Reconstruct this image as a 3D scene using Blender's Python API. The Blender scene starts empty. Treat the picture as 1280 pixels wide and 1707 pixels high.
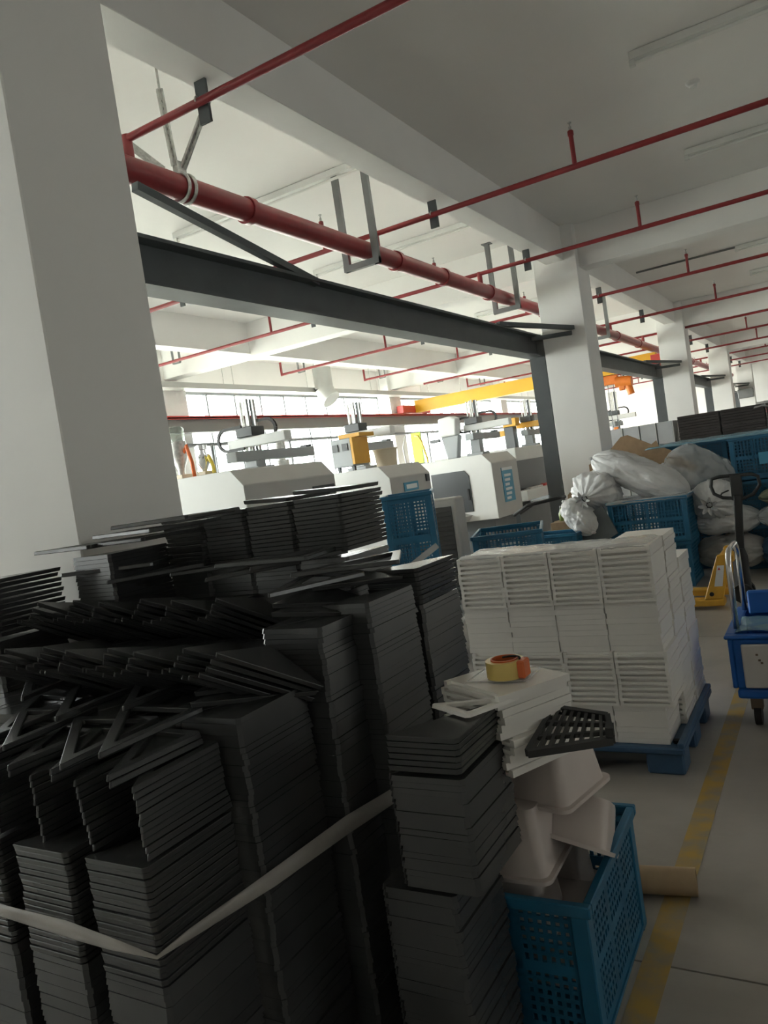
import bpy, math, random
from mathutils import Matrix, Vector, noise as mnoise
random.seed(11)
SC = bpy.context.scene
COL = SC.collection
rad = math.radians

# ------------------------------------------------------------------ camera
cam_d = bpy.data.cameras.new('camera'); cam = bpy.data.objects.new('camera', cam_d); COL.objects.link(cam)
cam_d.sensor_fit = 'VERTICAL'; cam_d.sensor_height = 36.0; cam_d.lens = 36.0 * 1288.5 / 1707.0
cam_d.clip_start = 0.05; cam_d.clip_end = 400
YAW, PITCH, ROLL = -0.534844, 0.0451449, -0.1491763
def _camrot():
    cy, sy = math.cos(YAW), math.sin(YAW); cp, sp = math.cos(PITCH), math.sin(PITCH); cr, sr = math.cos(ROLL), math.sin(ROLL)
    Rz = Matrix(((cy, -sy, 0), (sy, cy, 0), (0, 0, 1))); Rx = Matrix(((1, 0, 0), (0, cp, -sp), (0, sp, cp)))
    B = Matrix(((1, 0, 0), (0, 0, -1), (0, 1, 0))); Rr = Matrix(((cr, -sr, 0), (sr, cr, 0), (0, 0, 1)))
    R = Rr @ B @ Rx @ Rz
    return Matrix((R[0], -R[1], -R[2])).transposed()
cam.matrix_world = Matrix.Translation((0, 0, 1.65)) @ _camrot().to_4x4()
SC.camera = cam

# ------------------------------------------------------------------ world, daylight portals, exposure
W = bpy.data.worlds.new('overcast_sky'); SC.world = W; W.use_nodes = True
bg = W.node_tree.nodes['Background']; bg.inputs[0].default_value = (1.0, 0.99, 0.975, 1); bg.inputs[1].default_value = 20.0
SC.view_settings.view_transform = 'Standard'; SC.view_settings.look = 'None'
SC.view_settings.exposure = 0.46; SC.view_settings.gamma = 1.0; SC.view_settings.use_curve_mapping = False
SC.cycles.max_bounces = 10; SC.cycles.diffuse_bounces = 6; SC.cycles.glossy_bounces = 4; SC.cycles.transparent_max_bounces = 12
WALL_X = -10.3
def portal(name, loc, rot, sx, sy):
    d = bpy.data.lights.new(name, 'AREA'); d.shape = 'RECTANGLE'; d.size = sx; d.size_y = sy; d.cycles.is_portal = True
    o = bpy.data.objects.new(name, d); COL.objects.link(o); o.location = loc; o.rotation_euler = rot
BAYS = [(-5.6, 1.95), (2.55, 9.85), (10.62, 18.0), (18.62, 26.0), (26.62, 34.0)]
for a, b in BAYS:   # daylight enters through each window bay of the left wall
    portal('window_daylight', (WALL_X - .12, (a + b) / 2, 2.35 if a > 2 else 3.2), (0, rad(-90), 0), 2.9 if a > 2 else 1.12, b - a)

ADDED_BAYS = [(3.0, 4.3), (12.0, 13.3)]  # unseen windows, added to brighten the right side of the hall
for a, b in ADDED_BAYS:
    portal('added_window_daylight', (11.14, (a + b) / 2, 3.0), (0, rad(90), 0), .9, b - a)

# ------------------------------------------------------------------ materials
def mat(name, c, rough=.5, metal=0.0, nz=0.0, nscale=6.0, bump=0.0, bscale=40.0, spec=.5, c2=None, stretch=None, sheen=0.0, coat=0.0):
    m = bpy.data.materials.new(name); m.use_nodes = True
    nt = m.node_tree; n = nt.nodes; p = n['Principled BSDF']
    p.inputs['Roughness'].default_value = rough; p.inputs['Metallic'].default_value = metal
    p.inputs['Specular IOR Level'].default_value = spec
    if coat: p.inputs['Coat Weight'].default_value = coat
    p.inputs['Base Color'].default_value = (*c, 1)
    tc = n.new('ShaderNodeTexCoord'); mp = n.new('ShaderNodeMapping'); nt.links.new(tc.outputs['Object'], mp.inputs[0])
    if stretch: mp.inputs['Scale'].default_value = stretch
    if nz or c2:
        t = n.new('ShaderNodeTexNoise'); t.inputs['Scale'].default_value = nscale; t.inputs['Detail'].default_value = 5
        nt.links.new(mp.outputs[0], t.inputs['Vector'])
        r = n.new('ShaderNodeValToRGB'); r.color_ramp.elements[0].position = .35; r.color_ramp.elements[1].position = .68
        hi = c2 or tuple(min(1, x * (1 + nz)) for x in c)
        lo = c if c2 else tuple(x * (1 - nz) for x in c)
        r.color_ramp.elements[0].color = (*lo, 1); r.color_ramp.elements[1].color = (*hi, 1)
        nt.links.new(t.outputs['Fac'], r.inputs[0]); nt.links.new(r.outputs[0], p.inputs['Base Color'])
    if bump:
        t2 = n.new('ShaderNodeTexNoise'); t2.inputs['Scale'].default_value = bscale; t2.inputs['Detail'].default_value = 4
        nt.links.new(mp.outputs[0], t2.inputs['Vector'])
        bp = n.new('ShaderNodeBump'); bp.inputs['Strength'].default_value = bump; bp.inputs['Distance'].default_value = .01
        nt.links.new(t2.outputs['Fac'], bp.inputs['Height']); nt.links.new(bp.outputs[0], p.inputs['Normal'])
    return m
def film_mat(name, c, opacity, rough=.15, bump=.6, bscale=14):
    m = mat(name, c, rough, bump=bump, bscale=bscale, spec=.7)
    nt = m.node_tree; n = nt.nodes; p = n['Principled BSDF']; out = n['Material Output']
    tr = n.new('ShaderNodeBsdfTransparent'); mx = n.new('ShaderNodeMixShader'); mx.inputs[0].default_value = opacity
    nt.links.new(tr.outputs[0], mx.inputs[1]); nt.links.new(p.outputs[0], mx.inputs[2]); nt.links.new(mx.outputs[0], out.inputs[0])
    return m
def glass_mat(name, tint=(.95, .98, .97), refl=.06):
    m = bpy.data.materials.new(name); m.use_nodes = True; nt = m.node_tree; n = nt.nodes; n.remove(n['Principled BSDF'])
    tr = n.new('ShaderNodeBsdfTransparent'); tr.inputs[0].default_value = (*tint, 1)
    gl = n.new('ShaderNodeBsdfGlossy'); gl.inputs['Roughness'].default_value = .03
    mx = n.new('ShaderNodeMixShader'); mx.inputs[0].default_value = refl
    nt.links.new(tr.outputs[0], mx.inputs[1]); nt.links.new(gl.outputs[0], mx.inputs[2]); nt.links.new(mx.outputs[0], n['Material Output'].inputs[0])
    return m
def floor_mat():
    m = mat('floor_concrete', (.36, .33, .295), .38, nz=.16, nscale=1.6, bump=.12, bscale=18, spec=.4)
    return m
def paint_line_mat():
    m = mat('worn_yellow_paint', (.5, .3, .05), .55)
    nt = m.node_tree; n = nt.nodes; p = n['Principled BSDF']
    tc = n.new('ShaderNodeTexCoord'); t = n.new('ShaderNodeTexNoise'); t.inputs['Scale'].default_value = 9; t.inputs['Detail'].default_value = 8
    nt.links.new(tc.outputs['Object'], t.inputs['Vector'])
    r = n.new('ShaderNodeValToRGB'); r.color_ramp.elements[0].position = .40; r.color_ramp.elements[1].position = .60
    r.color_ramp.elements[0].color = (.30, .25, .17, 1); r.color_ramp.elements[1].color = (.44, .28, .06, 1)
    nt.links.new(t.outputs['Fac'], r.inputs[0]); nt.links.new(r.outputs[0], p.inputs['Base Color'])
    return m
M = dict(
    paint=mat('white_wall_paint', (.83, .822, .803), .62, nz=.025, nscale=1.3, bump=.05, bscale=9),
    ceil=mat('ceiling_paint', (.82, .808, .785), .7, nz=.03, nscale=.7, bump=.04, bscale=5),
    floor=floor_mat(), joint=mat('joint_filler', (.05, .045, .04), .9), line=paint_line_mat(),
    red=mat('red_pipe_paint', (.26, .030, .034), .38, nz=.12, nscale=9), redbright=mat('red_carriage_paint', (.50, .05, .04), .45),
    steel=mat('dark_grey_steel_paint', (.085, .095, .10), .45, nz=.10, nscale=4), midgrey=mat('mid_grey_steel_paint', (.17, .175, .175), .5, nz=.1, nscale=5),
    galv=mat('galvanised_steel', (.52, .52, .50), .42, .75, nz=.2, nscale=25), chrome=mat('chrome', (.75, .75, .75), .15, 1.0),
    alu=mat('window_aluminium', (.26, .28, .29), .45, .2), glass=glass_mat('window_glass'), clear=glass_mat('clear_plastic', (.8, .85, .82), .12),
    yellow=mat('yellow_crane_paint', (.75, .42, .02), .42, nz=.06, nscale=3), orange=mat('orange_paint', (.72, .20, .025), .42, nz=.08),
    jack=mat('pallet_truck_yellow', (.62, .33, .03), .45, nz=.12, nscale=8), ambery=mat('amber_panel_paint', (.68, .36, .05), .45),
    black=mat('black_tray_plastic', (.044, .0445, .0455), .25, nz=.10, nscale=3, spec=.5), black2=mat('dark_brown_tray_plastic', (.05, .042, .04), .5, nz=.15, nscale=6),
    rubber=mat('black_rubber', (.015, .015, .015), .65), white=mat('white_tray_plastic', (.74, .71, .67), .38, nz=.03, nscale=3, spec=.5),
    tub=mat('white_tub_plastic', (.56, .49, .46), .42, nz=.05, nscale=5), blue=mat('blue_crate_plastic', (.011, .115, .215), .42, nz=.10, nscale=4),
    bluep=mat('blue_pallet_plastic', (.035, .085, .16), .45, nz=.1, nscale=4), bluet=mat('bright_blue_trolley_plastic', (.01, .11, .42), .4, nz=.08),
    cyan=mat('light_blue_sign_plate', (.06, .26, .40), .45), signw=mat('white_sign_print', (.7, .72, .72), .5),
    mach=mat('pale_machine_enamel', (.66, .665, .64), .45, nz=.03, nscale=2), machg=mat('grey_machine_enamel', (.43, .425, .405), .48, nz=.04, nscale=2),
    dark=mat('dark_machine_glass', (.045, .05, .053), .3), robot=mat('robot_white_enamel', (.68, .69, .68), .4), robg=mat('robot_grey_enamel', (.33, .35, .36), .45),
    chain=mat('black_cable_chain', (.02, .02, .02), .55), hose=mat('orange_hose', (.70, .15, .04), .5), hosey=mat('yellow_hose', (.72, .55, .08), .5), lime=mat('lime_cloth', (.55, .72, .10), .6),
    cream=mat('cream_hopper_enamel', (.66, .58, .44), .5), card=mat('brown_cardboard', (.30, .20, .115), .8, nz=.12, nscale=12), kraft=mat('kraft_paper_tube', (.38, .27, .16), .7, nz=.1, nscale=10),
    sack=mat('white_woven_sack', (.64, .64, .64), .42, nz=.06, nscale=9, bump=.7, bscale=26), sackg=mat('grey_woven_sack', (.33, .32, .30), .6, nz=.1, nscale=7, bump=.5, bscale=22),
    sackgreen=mat('olive_cloth_bag', (.12, .125, .085), .7, nz=.2, nscale=7, bump=.5, bscale=20),
    film=film_mat('clear_stretch_film', (.75, .74, .72), .38), film2=film_mat('milky_plastic_bag', (.70, .72, .73), .36), bandfilm=film_mat('dusty_film_band', (.62, .58, .55), .38, .3, .3, 30), bluefilm=film_mat('blue_tinted_film', (.30, .50, .60), .45),
    louvre=mat('louvre_dark_grey', (.10, .10, .10), .55), cab=mat('light_grey_cabinet', (.48, .475, .46), .5), lampw=mat('white_lamp_housing', (.72, .72, .70), .5), tube=mat('unlit_tube', (.75, .75, .72), .3),
    tape=mat('yellow_packing_tape', (.70, .52, .16), .3, spec=.6), taped=mat('orange_red_tape_core', (.62, .13, .03), .4), green=mat('green_bottle_glass', (.28, .36, .10), .15, spec=.8), cap=mat('bottle_cap', (.5, .5, .48), .4),
    bounce_ground=mat('outside_bounce_ground', (.46, .46, .40), .9, nz=.12, nscale=.6), outwall=mat('outside_wall', (.7, .7, .68), .8), brown=mat('caster_brown', (.16, .11, .07), .6), panelw=mat('pale_panel_plastic', (.60, .57, .55), .5, nz=.05),
    duct=mat('grey_duct_sheet', (.42, .42, .40), .5, .3), flare_beam=mat('flare_lightened_beam_paint', (.22, .215, .21), .5), palegrey=mat('pale_grey_panel', (.55, .56, .57), .5, nz=.04),  # runway beam grey is lightened to carry the window flare
)

# ------------------------------------------------------------------ mesh helpers
class MB:
    def __init__(s): s.v = []; s.f = []
    def add(s, vs, fs):
        k = len(s.v); s.v += [tuple(q) for q in vs]; s.f += [tuple(i + k for i in f) for f in fs]; return s
    def box(s, x0, x1, y0, y1, z0, z1):
        return s.add([(x0,y0,z0),(x1,y0,z0),(x1,y1,z0),(x0,y1,z0),(x0,y0,z1),(x1,y0,z1),(x1,y1,z1),(x0,y1,z1)],
                     [(0,3,2,1),(4,5,6,7),(0,1,5,4),(1,2,6,5),(2,3,7,6),(3,0,4,7)])
    def obox(s, mtx, sx, sy, sz):
        t = MB().box(-sx/2, sx/2, -sy/2, sy/2, -sz/2, sz/2); return s.add([mtx @ Vector(q) for q in t.v], t.f)
    def bar(s, p, q, w, h, up=(0,0,1)):
        p = Vector(p); q = Vector(q); d = (q - p); L = d.length; d.normalize(); u = Vector(up)
        if abs(d.dot(u)) > .98: u = Vector((0, 1, 0))
        sx = d.cross(u).normalized(); u = sx.cross(d).normalized(); vs = []
        for b in (p, q):
            for a, c in ((-1,-1),(1,-1),(1,1),(-1,1)): vs.append(b + sx*a*w/2 + u*c*h/2)
        return s.add(vs, [(0,1,2,3),(7,6,5,4),(0,4,5,1),(1,5,6,2),(2,6,7,3),(3,7,4,0)])
    def tube(s, pts, r, n=10, caps=True, closed=False):
        pts = [Vector(q) for q in pts]; rs = r if isinstance(r, (list, tuple)) else [r]*len(pts); N = len(pts); k = len(s.v); prev = None
        for i, q in enumerate(pts):
            a = pts[i-1] if (i or closed) else q; b = pts[(i+1) % N] if (i < N-1 or closed) else q
            d = (b - a).normalized()
            if prev is None:
                u = Vector((0,0,1)) if abs(d.z) < .9 else Vector((1,0,0))
            else: u = prev
            x = d.cross(u).normalized(); u = x.cross(d).normalized(); prev = u
            for j in range(n):
                t = 2*math.pi*j/n; s.v.append(tuple(q + (x*math.cos(t) + u*math.sin(t))*rs[i]))
        for i in range(N if closed else N-1):
            for j in range(n):
                a = k + i*n + j; b = k + i*n + (j+1) % n; c = k + ((i+1) % N)*n + (j+1) % n; d = k + ((i+1) % N)*n + j
                s.f.append((a, d, c, b))
        if caps and not closed:
            s.f.append(tuple(k + j for j in range(n))); s.f.append(tuple(k + (N-1)*n + j for j in reversed(range(n))))
        return s
    def prism(s, poly, axis, a0, a1):     # polygon in the two other axes (order x,y,z without axis), extruded
        def P(u, w, t): return {'x': (t, u, w), 'y': (u, t, w), 'z': (u, w, t)}[axis]
        n = len(poly); vs = [P(u, w, a0) for u, w in poly] + [P(u, w, a1) for u, w in poly]
        fs = [tuple(range(n)), tuple(reversed(range(n, 2*n)))] + [(i, n+i, n+(i+1) % n, (i+1) % n) for i in range(n)]
        return s.add(vs, fs)
    def lathe(s, prof, c=(0,0,0), n=16):
        k = len(s.v)
        for r, z in prof:
            for j in range(n):
                t = 2*math.pi*j/n; s.v.append((c[0]+r*math.cos(t), c[1]+r*math.sin(t), c[2]+z))
        for i in range(len(prof)-1):
            for j in range(n): s.f.append((k+i*n+j, k+i*n+(j+1) % n, k+(i+1)*n+(j+1) % n, k+(i+1)*n+j))
        s.f.append(tuple(k+j for j in reversed(range(n)))); s.f.append(tuple(k+(len(prof)-1)*n+j for j in range(n)))
        return s
    def mesh(s, name):
        me = bpy.data.meshes.new(name); me.from_pydata(s.v, [], s.f); me.update(); return me
    def build(s, name, m, parent=None, smooth=False, bevel=0, seg=1, local=False, sharp=None):
        if parent is not None and not local:
            inv = WM[parent.name].inverted(); s.v = [tuple(inv @ Vector(q)) for q in s.v]
        me = s.mesh(name); me.materials.append(M[m] if isinstance(m, str) else m)
        import bmesh
        bm = bmesh.new(); bm.from_mesh(me); bmesh.ops.recalc_face_normals(bm, faces=bm.faces); bm.to_mesh(me); bm.free()
        o = bpy.data.objects.new(name, me); COL.objects.link(o)
        if parent is not None: o.parent = parent; WM[o.name] = WM[parent.name].copy()
        else: WM[o.name] = Matrix.Identity(4)
        if smooth:
            for p in me.polygons: p.use_smooth = True
            if sharp is not None: me.set_sharp_from_angle(angle=rad(sharp))
        if bevel:
            b = o.modifiers.new('bevel', 'BEVEL'); b.width = bevel; b.segments = seg; b.limit_method = 'ANGLE'
        return o
WM = {}
def tag(o, label, cat=None, group=None, kind=None):
    o['label'] = label
    if cat: o['category'] = cat
    if group: o['group'] = group
    if kind: o['kind'] = kind
    return o
def thing(name, label, cat, loc=(0,0,0), rz=0.0, group=None):
    o = bpy.data.objects.new(name, None); COL.objects.link(o); o.location = loc; o.rotation_euler = (0, 0, rz); o.empty_display_size = .1
    WM[o.name] = Matrix.Translation(loc) @ Matrix.Rotation(rz, 4, 'Z'); return tag(o, label, cat, group)
def struct(name, mb, m, label=None, parent=None, **k):
    o = mb.build(name, m, parent, **k)
    if parent is None: o['kind'] = 'structure'
    if label: o['label'] = label
    return o
def dup(o, parent=None):
    c = o.copy(); COL.objects.link(c)
    if parent is not None: c.parent = parent
    for ch in o.children: dup(ch, c)
    return c
def dup_thing(o, loc, rz, label, group=None):
    c = dup(o); c.location = loc; c.rotation_euler = (0, 0, rz); c['label'] = label
    if group: c['group'] = group
    return c
_ON = ['topmost', 'second', 'third', 'fourth', 'fifth', 'sixth', 'seventh', 'eighth', 'ninth', 'tenth', 'eleventh', 'twelfth', 'thirteenth', 'fourteenth', 'fifteenth', 'sixteenth', 'seventeenth', 'eighteenth', 'nineteenth']
def nth(k):      # k = 0 is the first
    if k < 19: return _ON[k] if k else 'first'
    t = {2: 'twent', 3: 'thirt', 4: 'fort'}[(k+1)//10]; u = (k+1) % 10
    return t + 'ieth' if u == 0 else t + 'y-' + (['first'] + _ON[1:])[u-1]
def arc(c, r, a0, a1, n, axes='xz'):
    out = []
    for i in range(n+1):
        t = rad(a0 + (a1-a0)*i/n); q = list(c); q['xyz'.index(axes[0])] += r*math.cos(t); q['xyz'.index(axes[1])] += r*math.sin(t); out.append(tuple(q))
    return out

# ================================================================== SETTING
X0, X1, Y0, Y1, ZC = -10.3, 11.0, -6.0, 36.0, 4.45
fl = struct('floor', MB().box(X0-.3, X1+.3, Y0-.3, Y1+.3, -.30, -.012), 'joint', 'grey concrete factory floor with saw-cut joints')
xs = [X0, -5.6, .6, 5.8, X1]; ys = [Y0, -1.8, 2.365, 6.5, 10.7, 14.9, 19.1, 23.3, 27.5, 31.7, Y1]
for i in range(len(xs)-1):
    for j in range(len(ys)-1):
        struct('slab', MB().box(xs[i]+.004, xs[i+1]-.004, ys[j]+.004, ys[j+1]-.004, -.012, 0), 'floor', parent=fl)
struct('ground', MB().box(-90, X0-.32, -60, 100, -.6, -.5), 'bounce_ground', 'ground outside the windows, made pale to bounce daylight in')  # tone kept pale so the ground throws daylight up to the ceiling
struct('ceiling', MB().box(X0-.3, X1+.3, Y0-.3, Y1+.3, ZC, ZC+.2), 'ceil', 'flat white painted concrete ceiling')
tag(struct('trim_1', MB().box(-.703, -.615, .3, 14, 0, .0015), 'line'), 'worn yellow painted lane line along the floor')
# columns and beams
CY = [1.978, 9.90, 18.0, 26.0, 34.0]
CL = ['nearest white concrete column at the left edge of the photo', 'second white concrete column behind the heap of sacks', 'third white concrete column beyond the blue crates', 'fourth white concrete column far down the row', 'last white concrete column by the end wall']
for y, l in zip(CY, CL):
    c = struct('concrete_column', MB().box(-3.11, -2.55, y, y+.57, 0, ZC), 'paint', l, bevel=.006)
struct('ceiling_beam', MB().box(-2.94, -2.705, Y0, Y1, 4.02, ZC), 'paint', 'long white beam running along the row of columns', bevel=.004)
struct('ceiling_beam', MB().box(-8.25, -8.0, Y0, Y1, 3.95, ZC), 'paint', 'long white beam over the moulding machines')
for y, l in zip(CY[1:], ['first', 'second', 'third', 'fourth']):
    struct('cross_beam', MB().box(X0, X1, y+.13, y+.43, 3.91, ZC-.001), 'paint', l + ' white cross beam counted from the camera', bevel=.004)
# right, near and end walls (end wall closes the hall)
struct('wall_end', MB().box(X0-.3, X1+.3, Y1, Y1+.25, 0, ZC), 'paint', 'plain white end wall of the hall')
struct('wall_near', MB().box(X0-.3, X1+.3, Y0-.25, Y0, 0, ZC), 'paint', 'white wall behind the viewer')
wr = MB().box(X1, X1+.25, Y0, Y1, 0, 2.55).box(X1, X1+.25, Y0, Y1, 3.45, ZC); yy = Y0
for a, b in ADDED_BAYS: wr.box(X1, X1+.25, yy, a, 2.55, 3.45); yy = b
wr.box(X1, X1+.25, yy, Y1, 2.55, 3.45); struct('wall_right', wr, 'paint', 'right hall wall with added high windows, out of view')
def window_bay(name, y0, y1, xw, z0, zt, z1, n, label, direction=1):
    w = bpy.data.objects.new(name, None); COL.objects.link(w); w.location = (xw, y0, 0); WM[w.name] = Matrix.Translation((xw, y0, 0)); w['kind'] = 'structure'; w['label'] = label
    fr = MB()
    for z in (z0, zt, z1): fr.box(xw-.04, xw+.04, y0, y1, z-.03, z+.03)
    fr.build('window_frame', 'alu', w)
    st = (y1-y0)/n
    mull = None; pa = None; pb = None
    for i in range(n+1):
        y = y0 + st*i
        if mull is None: mull = MB().box(xw-.045, xw+.045, y-.022, y+.022, z0, z1).build('mullion', 'alu', w)
        else:
            c = mull.copy(); COL.objects.link(c); c.location.y = st*i
        if i < n:
            if pa is None:
                pa = MB().box(xw-.004, xw+.004, y+.02, y+st-.02, z0+.03, zt-.03).build('pane', 'glass', w); pb = MB().box(xw-.004, xw+.004, y+.02, y+st-.02, zt+.03, z1-.03).build('pane', 'glass', w)
            else:
                for q in (pa, pb): c = q.copy(); COL.objects.link(c); c.location.y = st*i
    return w
# left window wall
wl = MB().box(X0-.25, X0, Y0, Y1, 0, .85).box(X0-.25, X0, Y0, Y1, 3.78, ZC)
wl.box(X0-.25, X0, Y0, BAYS[0][0], .85, 3.78).box(X0-.25, X0, BAYS[0][0], BAYS[0][1], .85, 2.62)  # first bay walled up below, out of sight, to dim the foreground
struct('wall_left', wl, 'paint', 'white left wall with long window bands')
for i, y in enumerate(CY):
    struct('wall_column', MB().box(X0-.25, X0+.32, y, y+.6, 0, ZC-.001), 'paint', ['first', 'second', 'third', 'fourth', 'fifth'][i] + ' white wall column between the window bays')
for i, (a, b) in enumerate(BAYS):
    window_bay('window_%d' % (i+1), a, b, X0-.1, (.88 if i else 2.65), 3.22, 3.76, 9, ['window bay behind the viewer', 'window bay left of the second wall column', 'bright window bay above the nearest moulding machines', 'bright window bay behind the yellow crane girder', 'farthest bright window bay'][i])
for i, (a, b) in enumerate(ADDED_BAYS): window_bay('window_%d' % (i+6), a, b, X1+.1, 2.58, 3.0, 3.42, 4, 'added unseen high window %s in the right hall wall' % nth(i))
# cable tray hung along the window wall, crane rail beam with red rail, thin air pipe
t = thing('cable_tray', 'grey cable tray hung along the window wall', 'cable tray', (-9.75, 9.0, 3.70))
MB().box(-9.9, -9.62, Y0+.2, Y1-.2, 3.70, 3.715).box(-9.9, -9.89, Y0+.2, Y1-.2, 3.715, 3.80).box(-9.63, -9.62, Y0+.2, Y1-.2, 3.715, 3.80).build('trough', 'duct', t)
for k in range(12):
    y = 3.2 + 2.75*k
    for x in (-9.88, -9.64): MB().tube([(x, y, 3.70), (x, y, ZC)], .006, 6).build('hanger_rod', 'galv', t)
t = thing('air_pipe', 'thin grey air pipe along the lower windows', 'pipe', (-9.93, 0, 2.72))
MB().tube([(-9.93, Y0+.2, 2.72), (-9.93, Y1-.2, 2.72)], .035, 8).build('pipe', 'midgrey', t, smooth=True)
for y in (10.9, 13.3, 15.6, 19.8, 23): MB().tube([(-9.93, y, 2.72), (-9.93, y, 0)], .03, 8).build('drop_pipe', 'midgrey', t, smooth=True)
def ibeam(mb, x, y0, y1, z0, z1, w=.2, tf=.022, tw=.014):
    mb.box(x-w/2, x+w/2, y0, y1, z0, z0+tf).box(x-w/2, x+w/2, y0, y1, z1-tf, z1).box(x-tw/2, x+tw/2, y0, y1, z0+tf, z1-tf); return mb
t = thing('crane_runway_beam', 'grey crane runway beam with red rail along the windows', 'steel beam', (-9.82, Y0+.3, 2.95))
ibeam(MB(), -9.82, Y0+.3, Y1-.3, 2.93, 3.20).build('beam', 'flare_beam', t)
MB().box(-9.78, -9.72, Y0+.3, Y1-.3, 3.17, 3.225).build('rail', 'redbright', t)
# runway beam on our side, in pieces between its posts, with braces
for i in range(4):
    a = CY[i] + .1; b = CY[i+1] + .1
    t = thing('crane_runway_beam', ['dark grey crane runway beam between the first and second columns', 'dark grey crane runway beam between the second and third columns', 'dark grey crane runway beam between the third and fourth columns', 'dark grey crane runway beam between the fourth and last columns'][i], 'steel beam', (-3.25, a, 2.9))
    ibeam(MB(), -3.25, a+.004, b-.004, 2.895, 3.175).build('beam', 'steel', t)
    MB().box(-3.28, -3.22, a+.01, b-.01, 3.175, 3.205).build('rail', 'steel', t)
    # knee braces and column ties
    MB().bar((-3.2, a+1.15, 3.46), (-3.2, a+2.85, 3.16), .05, .05).build('brace', 'steel', t)
    MB().bar((-3.18, b-1.45, 3.19), (-2.70, b-.13, 3.16), .06, .05).build('brace', 'steel', t)
    MB().bar((-3.18, b-.35, 3.10), (-2.72, b-.13, 3.10), .06, .05).build('brace', 'steel', t)
for i in range(1, 5):
    y = CY[i]
    t = thing('steel_post', ['dark grey steel post beside the second column', 'dark grey steel post beside the third column', 'dark grey steel post beside the fourth column', 'dark grey steel post beside the last column'][i-1], 'steel post', (-3.225, y+.12, 0))
    MB().box(-3.33, -3.125, y+.02, y+.034, 0, 2.89).box(-3.33, -3.125, y+.20, y+.214, 0, 2.89).box(-3.234, -3.222, y+.034, y+.20, 0, 2.89).build('shaft', 'steel', t)
    MB().box(-3.36, -3.12, y-.02, y+.25, 0, .02).build('base_plate', 'steel', t)
    MB().box(-3.13, -3.112, y+.05, y+.18, 2.55, 2.65).build('tie_plate', 'midgrey', t)

# ------------------------------------------------------------------ sprinkler pipes
t = thing('main_pipe', 'thick red sprinkler main pipe along the columns', 'pipe', (-3.45, 3.2, 3.69))
MB().tube([(-3.45, 3.27, 3.69), (-3.45, Y1-.3, 3.69)], .082, 18).build('pipe', 'red', t, smooth=True, sharp=50)
MB().tube([(-3.45, 3.20, 3.69), (-3.45, 3.27, 3.69)], .098, 18).build('end_cap', 'red', t, smooth=True, sharp=50)
for y in (4.55, 6.75, 7.8, 9.1, 11.2, 13.6, 15.6, 17.6, 20, 22.5, 25): MB().tube([(-3.45, y-.03, 3.69), (-3.45, y+.03, 3.69)], .096, 18).build('coupling', 'red', t, smooth=True, sharp=50)
PY = [3.48, 6.42, 8.88, 12.14, 15.22, 18.2, 21.0, 24.0, 27.0, 30.0, 33.0]
PN = ['nearest', 'second', 'third', 'fourth', 'fifth', 'sixth', 'seventh', 'eighth', 'ninth', 'tenth', 'eleventh']
for y, nm in zip(PY, PN):
    t = thing('branch_pipe', nm + ' thin red sprinkler branch pipe counted from the camera', 'pipe', (-3.45, y, 3.88), group='red sprinkler branch pipes under the ceiling')
    r = .024
    xl = -3.49 if y < 4 else -9.0
    MB().tube([(xl, y, 3.885), (9.5, y, 3.885)], r, 12).build('pipe', 'red', t, smooth=True, sharp=50)
    MB().tube([(-3.45, y, 3.76), (-3.45, y, 3.905)], .03, 12).build('tee', 'red', t, smooth=True, sharp=50)
    if xl < -5:
        MB().tube([(-9.0, y, 3.86), (-9.0, y, 4.12)], r, 10).build('end_riser', 'red', t, smooth=True, sharp=50)
        u = MB()
        for x in (-8.62, -8.48): u.bar((x, y+.03, 3.85), (x, y+.03, 4.2), .03, .02)
        u.bar((-8.62, y+.03, 3.85), (-8.48, y+.03, 3.85), .03, .02).build('hanger', 'midgrey', t)
        MB().box(-5.93, -5.87, y-.05, y-.03, 3.80, 4.45).build('hanger', 'steel', t)
    h = MB().box(-2.90, -2.82, y+.03, y+.048, 3.78, 4.02).box(-2.90, -2.885, y+.048, y+.10, 3.93, 4.02).build('hanger', 'steel', t)
    MB().tube(arc((-2.86, y, 3.885), .032, -10, 190, 8, 'yz'), .005, 6).build('clamp', 'galv', h)
    for x in (-6.65, -4.02, -1.56, .95, 3.5, 6.0):
        if x < xl: continue
        s = MB().tube([(x, y, 3.89), (x, y, 4.17)], .019, 10).tube([(x, y, 4.13), (x, y, 4.165)], .024, 10).build('sprig', 'red', t, smooth=True, sharp=50)
        MB().lathe([(.012, 4.17), (.012, 4.20), (.006, 4.205), (.006, 4.225), (.016, 4.228), (.016, 4.234)], (x, y, 0), 10).build('sprinkler_head', 'galv', s)
    MB().tube([(.45, y, 3.885), (.52, y, 3.885)], .031, 12).build('coupling', 'red', t, smooth=True, sharp=50)
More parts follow.
